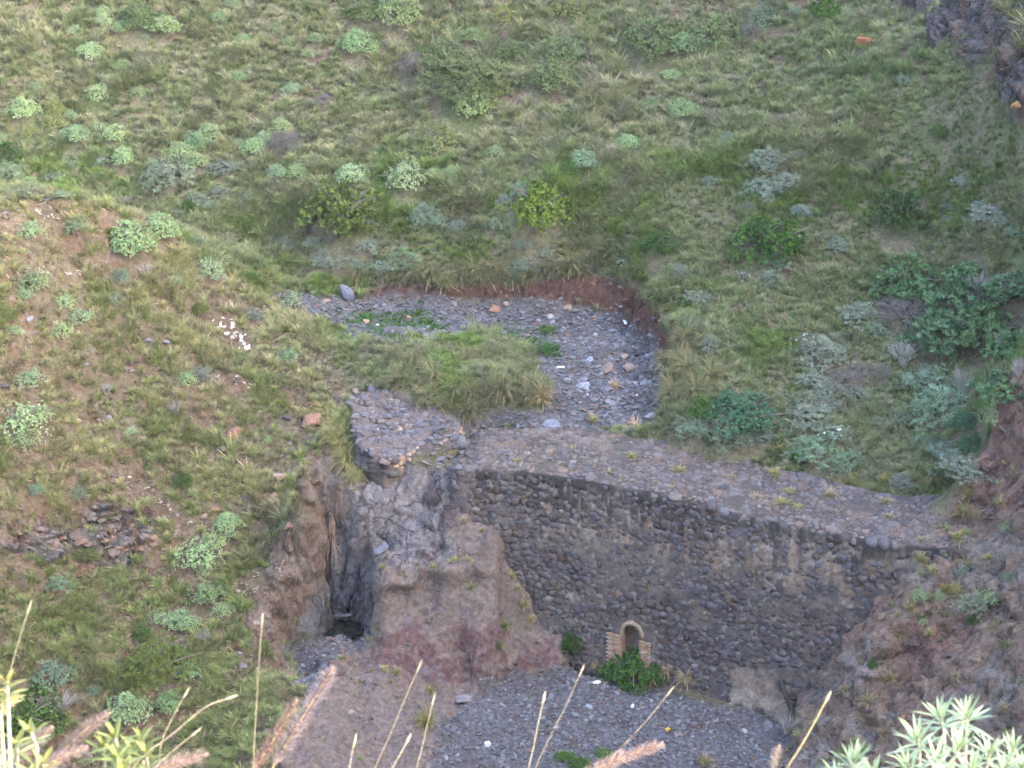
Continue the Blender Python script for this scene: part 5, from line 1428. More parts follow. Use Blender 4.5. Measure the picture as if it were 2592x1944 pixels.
# plants by the outlet and on the lower gravel
shrub(1598, 1682, 104, 'bush', 'vivid', 'bright green leafy plant spilling out below the brick outlet', 'leafy_plant', 'plant', h=.95, low=.3)
shrub(1655, 1700, 46, 'bush', 'green', 'green leafy plant right of the outlet above the grass tuft', 'leafy_plant', 'plant', low=.3)
shrub(1442, 1627, 50, 'bush', 'vivid', 'green bush growing at lower left corner of the wall', 'bush', 'bush', h=1.25)
for u, v, w, l in [(1470, 1930, 50, 'low green weed at bottom on the lower gravel'), (1425, 1910, 36, 'small green weed left of the low weed on gravel'), (1530, 1905, 36, 'small weed right of the low weed on gravel'), (1390, 880, 50, 'bright green plant at right end of the green strip in the bed'), (1385, 830, 40, 'olive weed with a yellow flower under the red bank'), (1290, 850, 36, 'green weed on the gravel strip of the bed')]:
    shrub(u, v, w, 'bush', 'green' if 'bright' not in l else 'vivid', l, 'weed', 'plant', h=.5, stem=False)

# ------------------------------------------------------------------ grass tufts one can pick out
def tuft(u, v, w, label, group=None, hang=False, col=(.235, .215, .10), h=1.0, name='grass_tuft'):
    p = front_hit(u, v + (0 if hang else w * .35))
    if p is None: return
    s = w / px_m(p) / 1.25
    me = (HANG_ME if hang else TUFT_ME)[int(vr.integers(3))]
    o = link(name, me); o.location = p; o.scale = (s, s, s * h); o.rotation_euler = (0, 0, vr.uniform(-.5, .5) if hang else vr.uniform(0, 6.28))
    o.color = (*(np.array(col) * 1.4 * vr.uniform(.88, 1.12)), 1)
    tag(o, label, 'grass', group)
STRAW, GRN, YEL, OCH = (.30, .255, .165), (.16, .19, .065), (.29, .27, .125), (.36, .30, .20)
for u, v, w in [(905, 700, 60), (940, 705, 60), (975, 704, 60), (1015, 706, 66), (1055, 700, 70), (1095, 702, 80), (1125, 715, 60), (1165, 705, 60), (1200, 700, 66), (1225, 708, 70), (1265, 700, 60), (1300, 698, 66), (1340, 692, 60), (1375, 690, 56), (1410, 685, 60), (1445, 682, 66), (1470, 684, 72), (990, 690, 60), (1075, 690, 60), (1180, 685, 60), (1250, 684, 60), (1400, 672, 60)]:
    tuft(u, v + vr.uniform(-12, 14), w * vr.uniform(.8, 1.45), 'arching straw-tipped grass tuft hanging over the edge of the cut bank', 'grass tufts hanging over the cut bank', True, (.18, .185, .105))
for u, v, w in [(1690, 800, 50), (1725, 880, 60), (1720, 920, 70), (1740, 860, 70), (1700, 960, 70), (1700, 1010, 80), (1740, 940, 70), (1760, 1000, 80), (1690, 920, 60), (1800, 960, 70)]:
    tuft(u, v, w * 1.4, 'dense straw-tipped grass tuft on the bank right of the stream bed', 'grass tufts on the right bank', True, (.19, .19, .105))
for u, v, w in [(1350, 985, 90), (1375, 1000, 80), (1335, 1010, 80), (1190, 1000, 90), (1240, 1030, 90), (1210, 1045, 80), (1150, 990, 80), (1270, 990, 80), (1100, 960, 80), (1300, 920, 70), (1330, 935, 70), (1220, 900, 80), (1270, 900, 80), (1180, 920, 80), (1140, 860, 60), (1050, 920, 80), (1000, 900, 70), (1010, 970, 70), (1080, 1010, 80), (1350, 910, 60), (1180, 1050, 70), (1130, 1030, 70)]:
    if vr.random() < .2: continue
    tuft(u, v, w * vr.uniform(.8, 1.3), 'bushy grass tuft on the bar beside the stream bed', 'grass tufts on the gravel bar', True, (.185, .185, .11))
tuft(1372, 1015, 84, 'drooping pale tuft at the tip of the bar over the bed', None, True, (.33, .28, .15))
for u, v, w, l, c in [(1645, 1722, 66, 'green-grey grass tuft in front of the leafy plant by the outlet', (.21, .22, .11)), (1688, 1700, 40, 'narrow straw tuft right of the outlet grass', OCH), (1735, 1722, 62, 'pale straw grass tuft at the wall foot right of outlet', OCH), (1512, 1690, 40, 'thin dry tuft at the wall foot left of outlet', OCH)]:
    tuft(u, v, w, l, None, True, c, 1.1)
tuft(1608, 1062, 66, 'bleached straw tuft at the mouth of the stream bed', None, False, (.42, .31, .21))
tuft(1555, 962, 60, 'dry straw tuft among rocks of the bed', None, False, (.38, .29, .2))
tuft(1500, 1050, 50, 'yellow-green tuft left of the bleached straw tuft', None, False, YEL)
tuft(1083, 1836, 80, 'long green tuft hanging from the end of the near rock ridge', None, True, (.19, .19, .075), 1.3)
tuft(1785, 1905, 80, 'sprawling straw tuft on the lower gravel at bottom', None, False, (.27, .23, .13), .6)
for u, v, w, c in [(1097, 1425, 34, YEL), (1155, 1408, 40, YEL), (1186, 1408, 36, YEL), (968, 1427, 36, YEL), (1296, 1447, 40, YEL), (1322, 1516, 64, YEL), (1277, 1571, 56, GRN), (1260, 1619, 56, GRN), (927, 1346, 30, OCH), (1265, 1279, 26, YEL), (1174, 1308, 30, OCH), (1219, 1334, 36, STRAW), (1006, 1688, 46, YEL), (973, 1684, 40, YEL), (1090, 1736, 44, YEL), (940, 1690, 30, STRAW), (1310, 1480, 40, YEL), (1345, 1560, 36, YEL)]:
    tuft(u, v, w, 'yellow-green grass tuft clinging to the rock between chute and dam', 'grass tufts on the rock mound', False, c)
for u, v, w in [(840, 1105, 70), (865, 1140, 80), (880, 1170, 80), (900, 1200, 70), (850, 1080, 60), (890, 1215, 60), (830, 1060, 60), (870, 1110, 70), (815, 1040, 60)]:
    tuft(u, v, w * 1.1, 'long yellow-green grass tuft left of the broken wall', 'grass tufts beside the broken wall', True, (.24, .24, .115))
for u, v, w, c in [(1960, 1185, 50, YEL), (1995, 1235, 44, YEL), (1720, 1180, 44, YEL), (1800, 1150, 40, YEL), (1980, 1260, 60, YEL), (2100, 1240, 44, STRAW), (2240, 1260, 40, STRAW), (1600, 1145, 36, YEL), (1850, 1200, 36, STRAW), (1450, 1130, 30, YEL), (1310, 1160, 30, YEL), (1700, 1230, 30, YEL), (2020, 1275, 40, YEL), (1915, 1250, 36, STRAW), (1540, 1190, 26, YEL), (1420, 1170, 26, STRAW), (2110, 1290, 36, STRAW), (2250, 1300, 40, STRAW)]:
    p = at_z(u, v + w * .3, DAM_Z); s = w / px_m(p) / 1.5
    o = link('grass_tuft', TUFT_ME[int(vr.integers(4))]); o.location = p; o.scale = (s * 1.6, s * 1.6, s * .9); o.rotation_euler = (0, 0, vr.uniform(0, 6)); o.color = (*(np.array(c) * 1.35), 1)
    tag(o, 'low yellow grass tuft growing between stones of the dam crest', 'grass', 'grass tufts on the dam crest')
for u, v, w in [(1330, 1260, 20), (1850, 1520, 24), (1405, 1480, 22), (1760, 1530, 26), (1900, 1580, 20), (1640, 1485, 22), (1555, 1500, 18), (1795, 1560, 20)]:
    p = wall_pt(u, v); s = w / px_m(p) / 1.2
    o = link('grass_tuft', HANG_ME[int(vr.integers(3))]); o.location = p + face_n(p.x) * .04; o.scale = (s, s, s); o.color = (.26, .22, .13, 1)
    tag(o, 'small dry grass tuft rooted in a joint of the dam face', 'grass', 'grass tufts on the dam face')
for u, v, w, c in [(2440, 1276, 80, YEL), (2424, 1346, 64, YEL), (2392, 1470, 90, YEL), (2420, 1480, 70, YEL), (2305, 1524, 54, YEL), (2386, 1540, 56, STRAW), (2273, 1588, 54, YEL), (2138, 1731, 52, YEL), (2198, 1756, 70, STRAW), (2250, 1700, 60, YEL), (2235, 1840, 60, STRAW), (2180, 1800, 44, STRAW), (2330, 1400, 60, YEL), (2450, 1230, 70, YEL), (2470, 1290, 60, STRAW), (2530, 1260, 50, STRAW), (2360, 1430, 50, YEL), (2300, 1690, 50, STRAW), (2560, 1620, 40, STRAW), (2350, 1590, 44, YEL), (2540, 1780, 60, STRAW), (2420, 1700, 44, STRAW), (2500, 1400, 40, YEL)]:
    tuft(u, v, w, 'straw-yellow grass tuft on the reddish slope right of the dam', 'grass tufts on the right slope', False, c)
for u, v, w in [(2161, 1202, 70), (2238, 1198, 70), (2060, 1165, 50), (1980, 1130, 60), (2340, 1205, 60), (2200, 1225, 60), (2120, 1215, 50), (2300, 1190, 60)]:
    tuft(u, v, w, 'big straw-tipped grass tuft at the back edge of the dam crest', 'grass tufts behind the dam crest', False, (.25, .23, .10))

# ------------------------------------------------------------------ grass cover (uncountable)
def grass_field(name, box, n, dens, tintf, smin, smax, kinds, label, seed):
    r = np.random.default_rng(seed)
    x = r.uniform(box[0], box[1], n); y = r.uniform(box[2], box[3], n)
    k = dens(x, y) > r.random(n)
    for ex, ey, er in EXCL:
        k &= (x - ex) ** 2 + (y - ey) ** 2 > er * er
    x, y = x[k], y[k]; m = len(x); z = surf(x, y)
    s = (smin + (smax - smin) * r.random(m) ** 1.6) * (.85 + .3 * fbm(x * .6, y * .6, 4.0, 2))
    o = scatter(name, tuft_coll, np.stack([x, y, z], -1), np.stack([r.uniform(-.15, .15, m), r.uniform(-.15, .15, m), r.uniform(-1.2, 1.2, m) + np.where(r.random(m) < .25, 3.1, 0)], -1),
                np.stack([s, s, s * r.uniform(.75, 1.1, m)], -1), np.array(kinds)[r.integers(0, len(kinds), m)], tintf(x, y, z, r))
    tag(o, label, 'grass')
    print(name, m)
def far_dens(x, y):
    g = look(GRASSY, x, y) * np.clip(.72 / np.maximum(look(NRM[..., 2], x, y), .3), .7, 1.6) * (1 - .75 * look(np.clip(Z_FARBARE, 0, 1), x, y)) * (look(Z_SPUR, x, y) < .4)
    u, v = look(U, x, y), look(V, x, y)
    clump = .30 + .70 * smooth(-.2, .3, fbm(x * 1.9, y * 1.9, 7.0, 3))
    back = ((y > back_y(np.clip(x, -6, 12.3)) - .1) | (x < -5)) & (y > 64)
    return g * np.where(v < 420, clump, .85) * back * (u > -150) * (u < 2740) * (v > -150)
def far_tint(x, y, z, r):
    u, v = look(U, x, y), look(V, x, y)
    n1, n2 = fbm(x * .5, y * .5, 2.0, 3), fbm(x * 1.7, y * 1.7, 8.0, 3)
    olive, straw, green, grey = np.array((.325, .35, .195)), np.array((.44, .43, .275)), np.array((.245, .305, .15)), np.array((.29, .285, .23))
    up = smooth(460, 330, v)[:, None]; rt = smooth(1500, 2100, u)[:, None]
    c = (1 - up) * (green * .6 + olive * .4) + up * (olive * (1 - .5 * rt) + green * .5 * rt * 1.15)
    c = c + (straw - c) * (smooth(.0, .6, n2)[:, None] * (.3 + .45 * up * (1 - .5 * rt)))
    c = c + (green - c) * (smooth(.1, .6, n1)[:, None] * .5)
    c = c + (grey - c) * (smooth(.25, .7, fbm(x * 2.3, y * 2.3, 12.0, 2))[:, None] * .55)
    c = c + (np.array((.22, .33, .08)) - c) * (smooth(.35, .7, n1 - .4 * n2)[:, None] * (1 - up) * .7)
    c = c + (np.array((.15, .23, .085)) - c) * (rt * smooth(-.2, .3, n1)[:, None] * .45)
    return c * r.uniform(.7, 1.25, (len(x), 1))
grass_field('slope_grass', (-20, 16.5, 79.5, 95), 56000, far_dens, far_tint, .4, 1.0, [0, 1, 2, 3, 4], 'olive and straw grass covering the steep far slope', 61)
grass_field('meadow_grass', (-19, 16.5, 64, 81.5), 62000, far_dens, far_tint, .4, .8, [0, 1, 2, 3, 5, 5], 'green meadow grass with straw-coloured heads behind the dam', 62)
def spur_dens(x, y):
    g = look(Z_SPUR, x, y) * (1 - look(Z_CLIFF, x, y)) * (1 - .9 * look(Z_SCARP, x, y)) * (1 - .5 * look(SPURBARE, x, y))
    u, v = look(U, x, y), look(V, x, y)
    low = smooth(1380, 1450, v) * smooth(620, 500, u)
    clump = .32 + .65 * smooth(-.15, .3, fbm(x * 1.6, y * 1.6, 3.0, 3))
    return g * np.clip(clump + .8 * low, 0, 1)
def spur_tint(x, y, z, r):
    u, v = look(U, x, y), look(V, x, y)
    low = smooth(1380, 1450, v)[:, None]
    c = np.array((.40, .395, .215)) * (1 - low) + np.array((.325, .365, .17)) * low
    c = c + (np.array((.32, .27, .20)) - c) * smooth(.1, .6, fbm(x * 2, y * 2, 5.0, 3))[:, None] * .7
    c = c + (np.array((.22, .28, .10)) - c) * smooth(.1, .6, fbm(x * .8, y * .8, 15.0, 3))[:, None] * .6
    return c * r.uniform(.75, 1.25, (len(x), 1))
grass_field('spur_grass', (-20, -3, 56, 78), 33000, spur_dens, spur_tint, .4, .9, [0, 1, 2, 3, 4], 'yellow dry grass scattered over the left spur', 63)
grass_field('sparse_grass', (-8, 22, 54, 72), 9000, lambda x, y: np.clip(look(Z_RIGHT, x, y) * .75 * (fbm(x, y, 3.0, 3) > -.15) + look(Z_MOUND, x, y) * .13 * (fbm(x * 1.3, y * 1.3, 6.0, 3) > .25), 0, 1), spur_tint, .3, .65, [0, 2, 3], 'sparse dry grass on the rock slopes beside the dam', 64)
grass_field('bed_plants', (-9, 4, 70, 79), 9000, lambda x, y: np.clip(look(Z_GREEN, x, y), 0, 1) * .8, lambda x, y, z, r: np.array((.085, .19, .04)) * r.uniform(.7, 1.3, (len(x), 1)), .16, .32, [3, 3, 2], 'bright green low plants on the gravel of the stream bed', 65)
# the rest of the valley, beyond the picture's edges
def out_dens(x, y):
    inside = (x > -19.5) & (x < 16.2) & (y > 54) & (y < 94.5)
    return np.where(inside, 0, .85) * (1 - .8 * look(Z_RIGHT, x, y))
grass_field('outer_grass', (-34, 34, 44, 112), 26000, out_dens, lambda x, y, z, r: np.array((.30, .305, .16)) * r.uniform(.7, 1.25, (len(x), 1)), .7, 1.5, [0, 1, 2, 4], 'dry grass on the hills around the ravine', 66)
#%%SMALL
# ------------------------------------------------------------------ small found things
def plain_mat(name, col, rough=.6, noise=.15, scale=20):
    m, nt, out = new_mat(name)
    b = N(nt, 'ShaderNodeBsdfPrincipled'); b.inputs['Roughness'].default_value = rough
    n1 = N(nt, 'ShaderNodeTexNoise'); n1.inputs['Scale'].default_value = scale; n1.inputs['Detail'].default_value = 5
    tc = N(nt, 'ShaderNodeTexCoord'); nt.links.new(tc.outputs['Object'], n1.inputs['Vector'])
    mr = N(nt, 'ShaderNodeMapRange'); mr.inputs['To Min'].default_value = 1 - noise * 2; mr.inputs['To Max'].default_value = 1 + noise * 2
    nt.links.new(n1.outputs['Fac'], mr.inputs['Value'])
    sc = N(nt, 'ShaderNodeVectorMath', operation='SCALE'); sc.inputs[0].default_value = col; nt.links.new(mr.outputs[0], sc.inputs['Scale'])
    nt.links.new(sc.outputs[0], b.inputs['Base Color']); nt.links.new(b.outputs[0], out.inputs[0])
    return m
M_WOOD = plain_mat('charred_wood', (.045, .038, .034), .9, .3, 6)
M_PLASTIC = plain_mat('white_plastic', (.75, .75, .74), .5, .06)
M_YELLOW = plain_mat('orange_yellow_plastic', (.75, .42, .05), .5, .1)
M_RUST = plain_mat('rusty_iron', (.10, .06, .045), .9, .3)
M_HOLLOW = plain_mat('orange_hollow_brick', (.42, .16, .08), .85, .12, 9)
M_LICHEN = plain_mat('orange_lichen', (.42, .20, .05), .95, .25, 14)
# leaning charred post in front of the wall
a, b_ = wall_pt(1979, 1716), at_z(2010, 1838, -.25)
a = a + Vector((0, -.12, 0))
V_, F_, C_ = [], [], []
pts = [tuple(Vector(b_).lerp(a, t) + Vector((.04 * math.sin(t * 5), .03 * math.sin(t * 7), 0))) for t in np.linspace(-.1, 1, 10)]
tube(V_, F_, C_, pts, [.095, .09, .085, .08, .085, .075, .08, .07, .072, .055], 9)
F_.append(tuple(range(len(V_) - 9, len(V_))))
po = mesh_obj('wooden_post', V_, F_, M_WOOD, smooth_shade=True); tag(po, 'dark charred wooden post leaning against the foot of the dam', 'post')
st_pts = [pts[5], tuple(Vector(pts[5]) + Vector((-.1, -.08, .08))), tuple(Vector(pts[5]) + Vector((-.18, -.1, .03)))]
V_, F_, C_ = [], [], []
tube(V_, F_, C_, st_pts, [.03, .022, .01], 6)
mesh_obj('branch_stub', V_, F_, M_WOOD, po, True)
# rusty stake at the right end of the dam
p = hit(2413, 1415)
V_, F_, C_ = [], [], []
tube(V_, F_, C_, [tuple(p - Vector((0, 0, .1))), tuple(p + Vector((.02, 0, .2))), tuple(p + Vector((.03, 0, .38)))], [.035, .035, .03], 8); F_.append(tuple(range(16, 24)))
tag(mesh_obj('iron_stake', V_, F_, M_RUST, smooth_shade=True), 'short rusty stake at the right end of the dam crest', 'stake')
# orange hollow bricks in the hillside
p = hit(2186, 112)
hb = bpy.data.objects.new('brick_stack', None); COL.objects.link(hb); hb.location = p; hb.rotation_euler = (0, 0, R(-14)); tag(hb, 'stack of orange hollow bricks set in the grass of the far slope', 'bricks')
BB = box_geo(.24, .18, .06, .06)
BBm = np_mesh('brick', BB[0], BB[1], M_HOLLOW, False)
for k in range(4):
    for j in range(2):
        o = link('brick', BBm, hb); o.location = (-.125 + .25 * j + random.uniform(-.012, .012), random.uniform(-.015, .015) + k * .02, .0 + k * .066); o.rotation_euler = (0, 0, random.uniform(-.03, .03))
# lichen-orange block on the crag
rock(2572, 262, 34, 'orange lichen-covered stone at the foot of the crag by the right edge', (.36, .21, .08), 1.2)
# litter
def litter(name, u, v, size, mat, label, cat, rot=(0, 0, 0), crump=0.0, bev=.15):
    p = hit(u, v); w = wall_pt(u, v) if v > 1600 else None
    V, F = box_geo(*size, bev)
    if crump:
        bm = bmesh.new(); bmesh.ops.create_icosphere(bm, subdivisions=2, radius=.5)
        V = np.array([q.co[:] for q in bm.verts]); F = np.array([[q.index for q in f.verts] for f in bm.faces]); bm.free()
        V *= 1 + .55 * fbm(V[:, 0] * 4 + u, V[:, 1] * 4, V[:, 2] * 4, 3)[:, None] * crump; V *= np.array(size)
    o = link(name, np_mesh(name, V, F, mat, False)); o.location = p + Vector((0, 0, size[2] * .45)); o.rotation_euler = rot
    tag(o, label, cat)
    return o
c = litter('plastic_container', 1234, 1888, (.17, .14, .13), M_PLASTIC, 'white plastic container lying on the lower gravel', 'litter', (0, .1, .4))
lid = link('lid', np_mesh('lid', *box_geo(.06, .06, .03), M_PLASTIC, False), c); lid.location = (.03, 0, .075)
litter('orange_bag', 1690, 1850, (.16, .12, .12), M_YELLOW, 'crumpled orange-yellow plastic bag on the lower gravel', 'litter', (0, 0, .5), .9)
litter('plastic_bag', 1601, 1792, (.14, .10, .12), M_PLASTIC, 'crumpled white plastic bag on gravel below the outlet', 'litter', (0, 0, 1), .9)
litter('plastic_bag', 1510, 1728, (.26, .12, .05), M_PLASTIC, 'scraps of white plastic under the outlet plant', 'litter', (0, 0, .2), 1.0)
litter('plank', 1581, 814, (.09, .26, .03), M_PLASTIC, 'short white plank lying below the red bank', 'litter', (.5, 0, .35))
litter('plastic_scrap', 956, 823, (.12, .07, .05), M_PLASTIC, 'white scrap on the green patch of the bed', 'litter', (0, 0, .2), .5)
litter('stick', 1289, 1060, (.24, .025, .025), M_PLASTIC, 'thin white stick by the tip of the grassy bar', 'litter', (0, .1, -.5))
litter('stick', 1419, 931, (.26, .07, .05), M_PLASTIC, 'pale board piece amid the stones of the bed', 'litter', (0, .1, .3))
litter('plastic_scrap', 1487, 1000, (.07, .06, .05), M_PLASTIC, 'small white scrap left of centre in bed mouth', 'litter', (0, 0, 1), .6)
litter('plastic_scrap', 1532, 1003, (.07, .06, .05), M_PLASTIC, 'small white scrap beside the dry straw tuft', 'litter', (0, 0, 2), .6)
litter('plastic_scrap', 1612, 1002, (.07, .06, .06), M_PLASTIC, 'small white scrap near the right bank of bed mouth', 'litter', (0, 0, 3), .6)
litter('plastic_scrap', 1915, 1888, (.06, .05, .04), M_PLASTIC, 'tiny white scrap on gravel below the leaning post', 'litter', (0, 0, 3), .6)

# ------------------------------------------------------------------ foreground plants on the sunlit near slope
def near_pt(u, v, y): return at_y(u, v, y)
def ground_under(p):
    q, n = drop(p.x, p.y, p.z + .5); return q
def smooth_path(pts, n=14):
    P_ = [Vector(p) for p in pts]
    P_ = [P_[0] * 2 - P_[1]] + P_ + [P_[-1] * 2 - P_[-2]]
    out = []
    for i in range(1, len(P_) - 2):
        for k in range(n):
            t = k / n; p0, p1, p2, p3 = P_[i - 1:i + 3]
            out.append(.5 * ((2 * p1) + (p2 - p0) * t + (2 * p0 - 5 * p1 + 4 * p2 - p3) * t * t + (3 * p1 - p0 - 3 * p2 + p3) * t ** 3))
    out.append(P_[-2]); return out
fr = np.random.default_rng(71)
M_NEAR = leaf_material('near_leaf', 'OBJECT', .3, .55, .3)
def stalk_mesh(path, r0, r1, name, parent, col, origin):
    V, F, C = [], [], []
    n = len(path)
    rad = np.linspace(r0, r1, n); cc = fr.uniform(.85, 1.15, n)
    for k in range(5, n - 2, 9): rad[k] *= 1.55; cc[k] *= .6; cc[k + 1] *= 1.25
    tube(V, F, C, [tuple(p - origin) for p in path], list(rad), 6)
    C = [np.array((1, 1, 1)) * cc[i // 6] for i in range(len(V))]
    o = link(name, GM(name, (np.array(V), np.array(F), np.array(C)), M_STEM, True), parent); o.color = (*col, 1); return o
def stalk_path(px, y, root=True):
    pts = [near_pt(u, v, y - .02 * k) for k, (u, v) in enumerate(px)]
    d = (pts[-1] - pts[-2]).normalized()
    g = ground_under(pts[-1] + Vector((d.x * .3, 0, -.2)))
    low = Vector((pts[-1].x + d.x * .25, pts[-1].y - .05, g.z - .03))
    L1 = (pts[-1] - pts[-2]).length; k = max(2, int((low - pts[-1]).length / L1))
    end = pts[-1]
    side = Vector((d.x, d.y, d.z))
    return smooth_path(pts + [end.lerp(low, (j + 1) / k) + side * (L1 * 1.2 * math.sin(math.pi * (j + 1) / k) * .5) for j in range(k)], 8)
def seed_head(path, rad, parent, col, origin, seed, dens=70):
    """bristly flower spike: florets with long bristles round the axis"""
    r = np.random.default_rng(seed); V, F, C = [], [], []
    L_ = [0]
    for i in range(1, len(path)): L_.append(L_[-1] + (path[i] - path[i - 1]).length)
    tot = L_[-1]; n = int(tot * 100 * dens)
    for k in range(n):
        s = r.random() * tot
        i = min(max(j for j in range(len(L_)) if L_[j] <= s), len(path) - 2)
        t = (s - L_[i]) / (L_[i + 1] - L_[i]); p = path[i].lerp(path[i + 1], t) - origin
        ax = (path[i] - path[i + 1]).normalized()
        e1 = ax.orthogonal().normalized(); e2 = ax.cross(e1); a = r.uniform(0, 6.283)
        o_ = e1 * math.cos(a) + e2 * math.sin(a)
        f = s / tot; env = min(1, f * 5 + .25) * min(1, (1 - f) * 6 + .2)
        fl = k % 4 == 0
        d = (o_ * (.8 if fl else 1.0) + ax * r.uniform(.5, 1.1)).normalized()
        ll = rad * env * (.5 if fl else r.uniform(.8, 1.5)); w = rad * (.085 if fl else .022)
        sd = d.cross(Vector(r.normal(size=3))).normalized()
        b = len(V); p0 = p + o_ * rad * .1
        c = np.array((.62, .46, .46)) * r.uniform(.7, 1.1) if fl else np.array((1, .93, .90)) * r.uniform(.75, 1.15)
        V += [np.array(p0 - sd * w * .5), np.array(p0 + sd * w * .5), np.array(p0 + d * ll * .5 + sd * w), np.array(p0 + d * ll), ]
        C += [c] * 4; F.append((b, b + 1, b + 2, b + 3))
    o = link('seed_head', GM('seed_head', (np.array(V), np.array(F), np.array(C)), M_NEAR), parent); o.color = (*col, 1); return o
PINK = (.38, .325, .33)
def fountain(label, px, y, rad=.017, col=PINK, headlen=None):
    path = stalk_path(px, y)
    g = path[-1]
    root = bpy.data.objects.new('fountain_grass', None); COL.objects.link(root); root.location = g; tag(root, label, 'grass', 'flowering grass stems close to the camera')
    n = 0; L_ = 0
    while n < len(path) - 2 and L_ < (headlen or .2): L_ += (path[n + 1] - path[n]).length; n += 1
    stalk_mesh(path, .0012, .0024, 'stalk', root, (.42, .36, .2), g)
    seed_head(path[:n + 1], rad, root, col, g, int(fr.integers(9999)))
fountain('tall pinkish bristly seed head standing upright in the bottom left centre', [(846, 1688), (775, 1800), (715, 1900), (690, 1944)], 4.3, .021, headlen=.24)
fountain('darker brownish seed head just left of the tall upright one', [(752, 1770), (700, 1860), (650, 1935), (635, 1960)], 4.4, .017, (.36, .25, .22), .2)
fountain('seed head leaning right at the bottom left corner, nearest the left edge', [(134, 1838), (90, 1875), (40, 1915), (-15, 1950)], 4.1, .018, (.36, .29, .28), .2)
fountain('long purplish seed head arching over the yellow-green leaves', [(280, 1803), (225, 1840), (165, 1895), (110, 1950)], 4.2, .017, (.36, .28, .27), .22)
fountain('low purplish seed head below the long arching one', [(222, 1890), (175, 1908), (130, 1930), (90, 1960)], 4.0, .015, (.36, .28, .27), .16)
fountain('short seed head cut by the left edge', [(44, 1760), (20, 1785), (-10, 1815), (-40, 1860)], 4.0, .014, (.42, .34, .32), .12)
fountain('seed head lying almost flat at the bottom, left of centre', [(528, 1908), (470, 1922), (420, 1940), (370, 1965)], 4.1, .016, (.42, .32, .30), .18)
fountain('pinkish seed head lying flat at the bottom right of centre', [(1682, 1884), (1610, 1905), (1545, 1930), (1480, 1965)], 4.2, .017, (.46, .35, .31), .2)
fountain('pale upright seed head tip at the bottom beside the right rock', [(1974, 1885), (1962, 1915), (1955, 1944), (1950, 1990)], 4.4, .013, (.5, .43, .38), .12)
def straw(label, px, y, r=.0011, col=(.25, .21, .145)):
    path = stalk_path(px, y); g = path[-1]
    root = bpy.data.objects.new('grass_stalk', None); COL.objects.link(root); root.location = g; tag(root, label, 'grass', 'dry grass stalks close to the camera')
    stalk_mesh(path, r * .7, r * 1.3, 'stalk', root, col, g)
    V, F, C = [], [], []
    d = (path[0] - path[2]).normalized()
    tube(V, F, C, [tuple(path[1] - g), tuple(path[0] - g), tuple(path[0] - g + d * .012), tuple(path[0] - g + d * .02)], [r * .9, r * 1.6, r * 1.2, r * .3], 6)
    q = link('tip', GM('tip', (np.array(V), np.array(F), np.array(C)), M_STEM, True), root); q.color = (.33, .29, .19, 1)
    return
    # a sheath leaf
    m = path[len(path) // 2] - g; V = [m, m + d * .05 + Vector((.004, 0, 0)), m + d * .10 + Vector((.012, 0, .0)), m + d * .05 - Vector((.002, 0, 0))]
    q = link('sheath', GM('sheath', (np.array([np.array(x) for x in V]), np.array([(0, 1, 2, 3)]), np.ones((4, 3))), M_NEAR), root); q.color = (.5, .42, .24, 1)
straw('dry stalk at the left edge above the yellow leaves', [(72, 1543), (48, 1620), (25, 1700), (5, 1760)], 4.0)
straw('tall straight dry stalk rising left of the upright seed head', [(663, 1574), (655, 1680), (648, 1800), (641, 1944)], 4.3)
straw('thin dry stalk bowed to the right over the yellow-green leaves', [(579, 1767), (520, 1790), (440, 1855), (335, 1944)], 4.1, .0016)
straw('slanting dry stalk above the near rock ridge', [(1059, 1691), (1020, 1780), (985, 1865), (950, 1944)], 4.3)
straw('dry stalk right of the slanting one over the rock ridge', [(1095, 1779), (1080, 1840), (1066, 1900), (1055, 1944)], 4.3)
straw('long dry stalk slanting over the middle of the lower gravel', [(1470, 1702), (1430, 1790), (1390, 1870), (1356, 1944)], 4.4)
straw('short upright dry stalk left of the long slanting one', [(1375, 1772), (1360, 1840), (1348, 1900), (1338, 1944)], 4.3, .0018)
straw('short slanting stalk low between ridge and gravel', [(1030, 1877), (1015, 1905), (992, 1944), (980, 1970)], 4.2, .0018)
straw('dry stalk slanting right below the outlet', [(1692, 1755), (1640, 1820), (1580, 1885), (1529, 1944)], 4.4)
straw('golden dry stalk in front of the right rock', [(2092, 1770), (2055, 1840), (2020, 1900), (1993, 1944)], 4.4, .0024, (.38, .28, .15))
straw('short stub of dry stalk at bottom left of the ridge', [(897, 1880), (890, 1910), (884, 1944), (880, 1970)], 4.2, .0015)
straw('thin dry stalk low at bottom left of centre', [(490, 1858), (450, 1890), (410, 1925), (390, 1950)], 4.1, .0012)
straw('hair-thin stalk crossing the pale shrub at bottom left', [(468, 1760), (440, 1810), (412, 1870), (400, 1944)], 4.15, .0011)

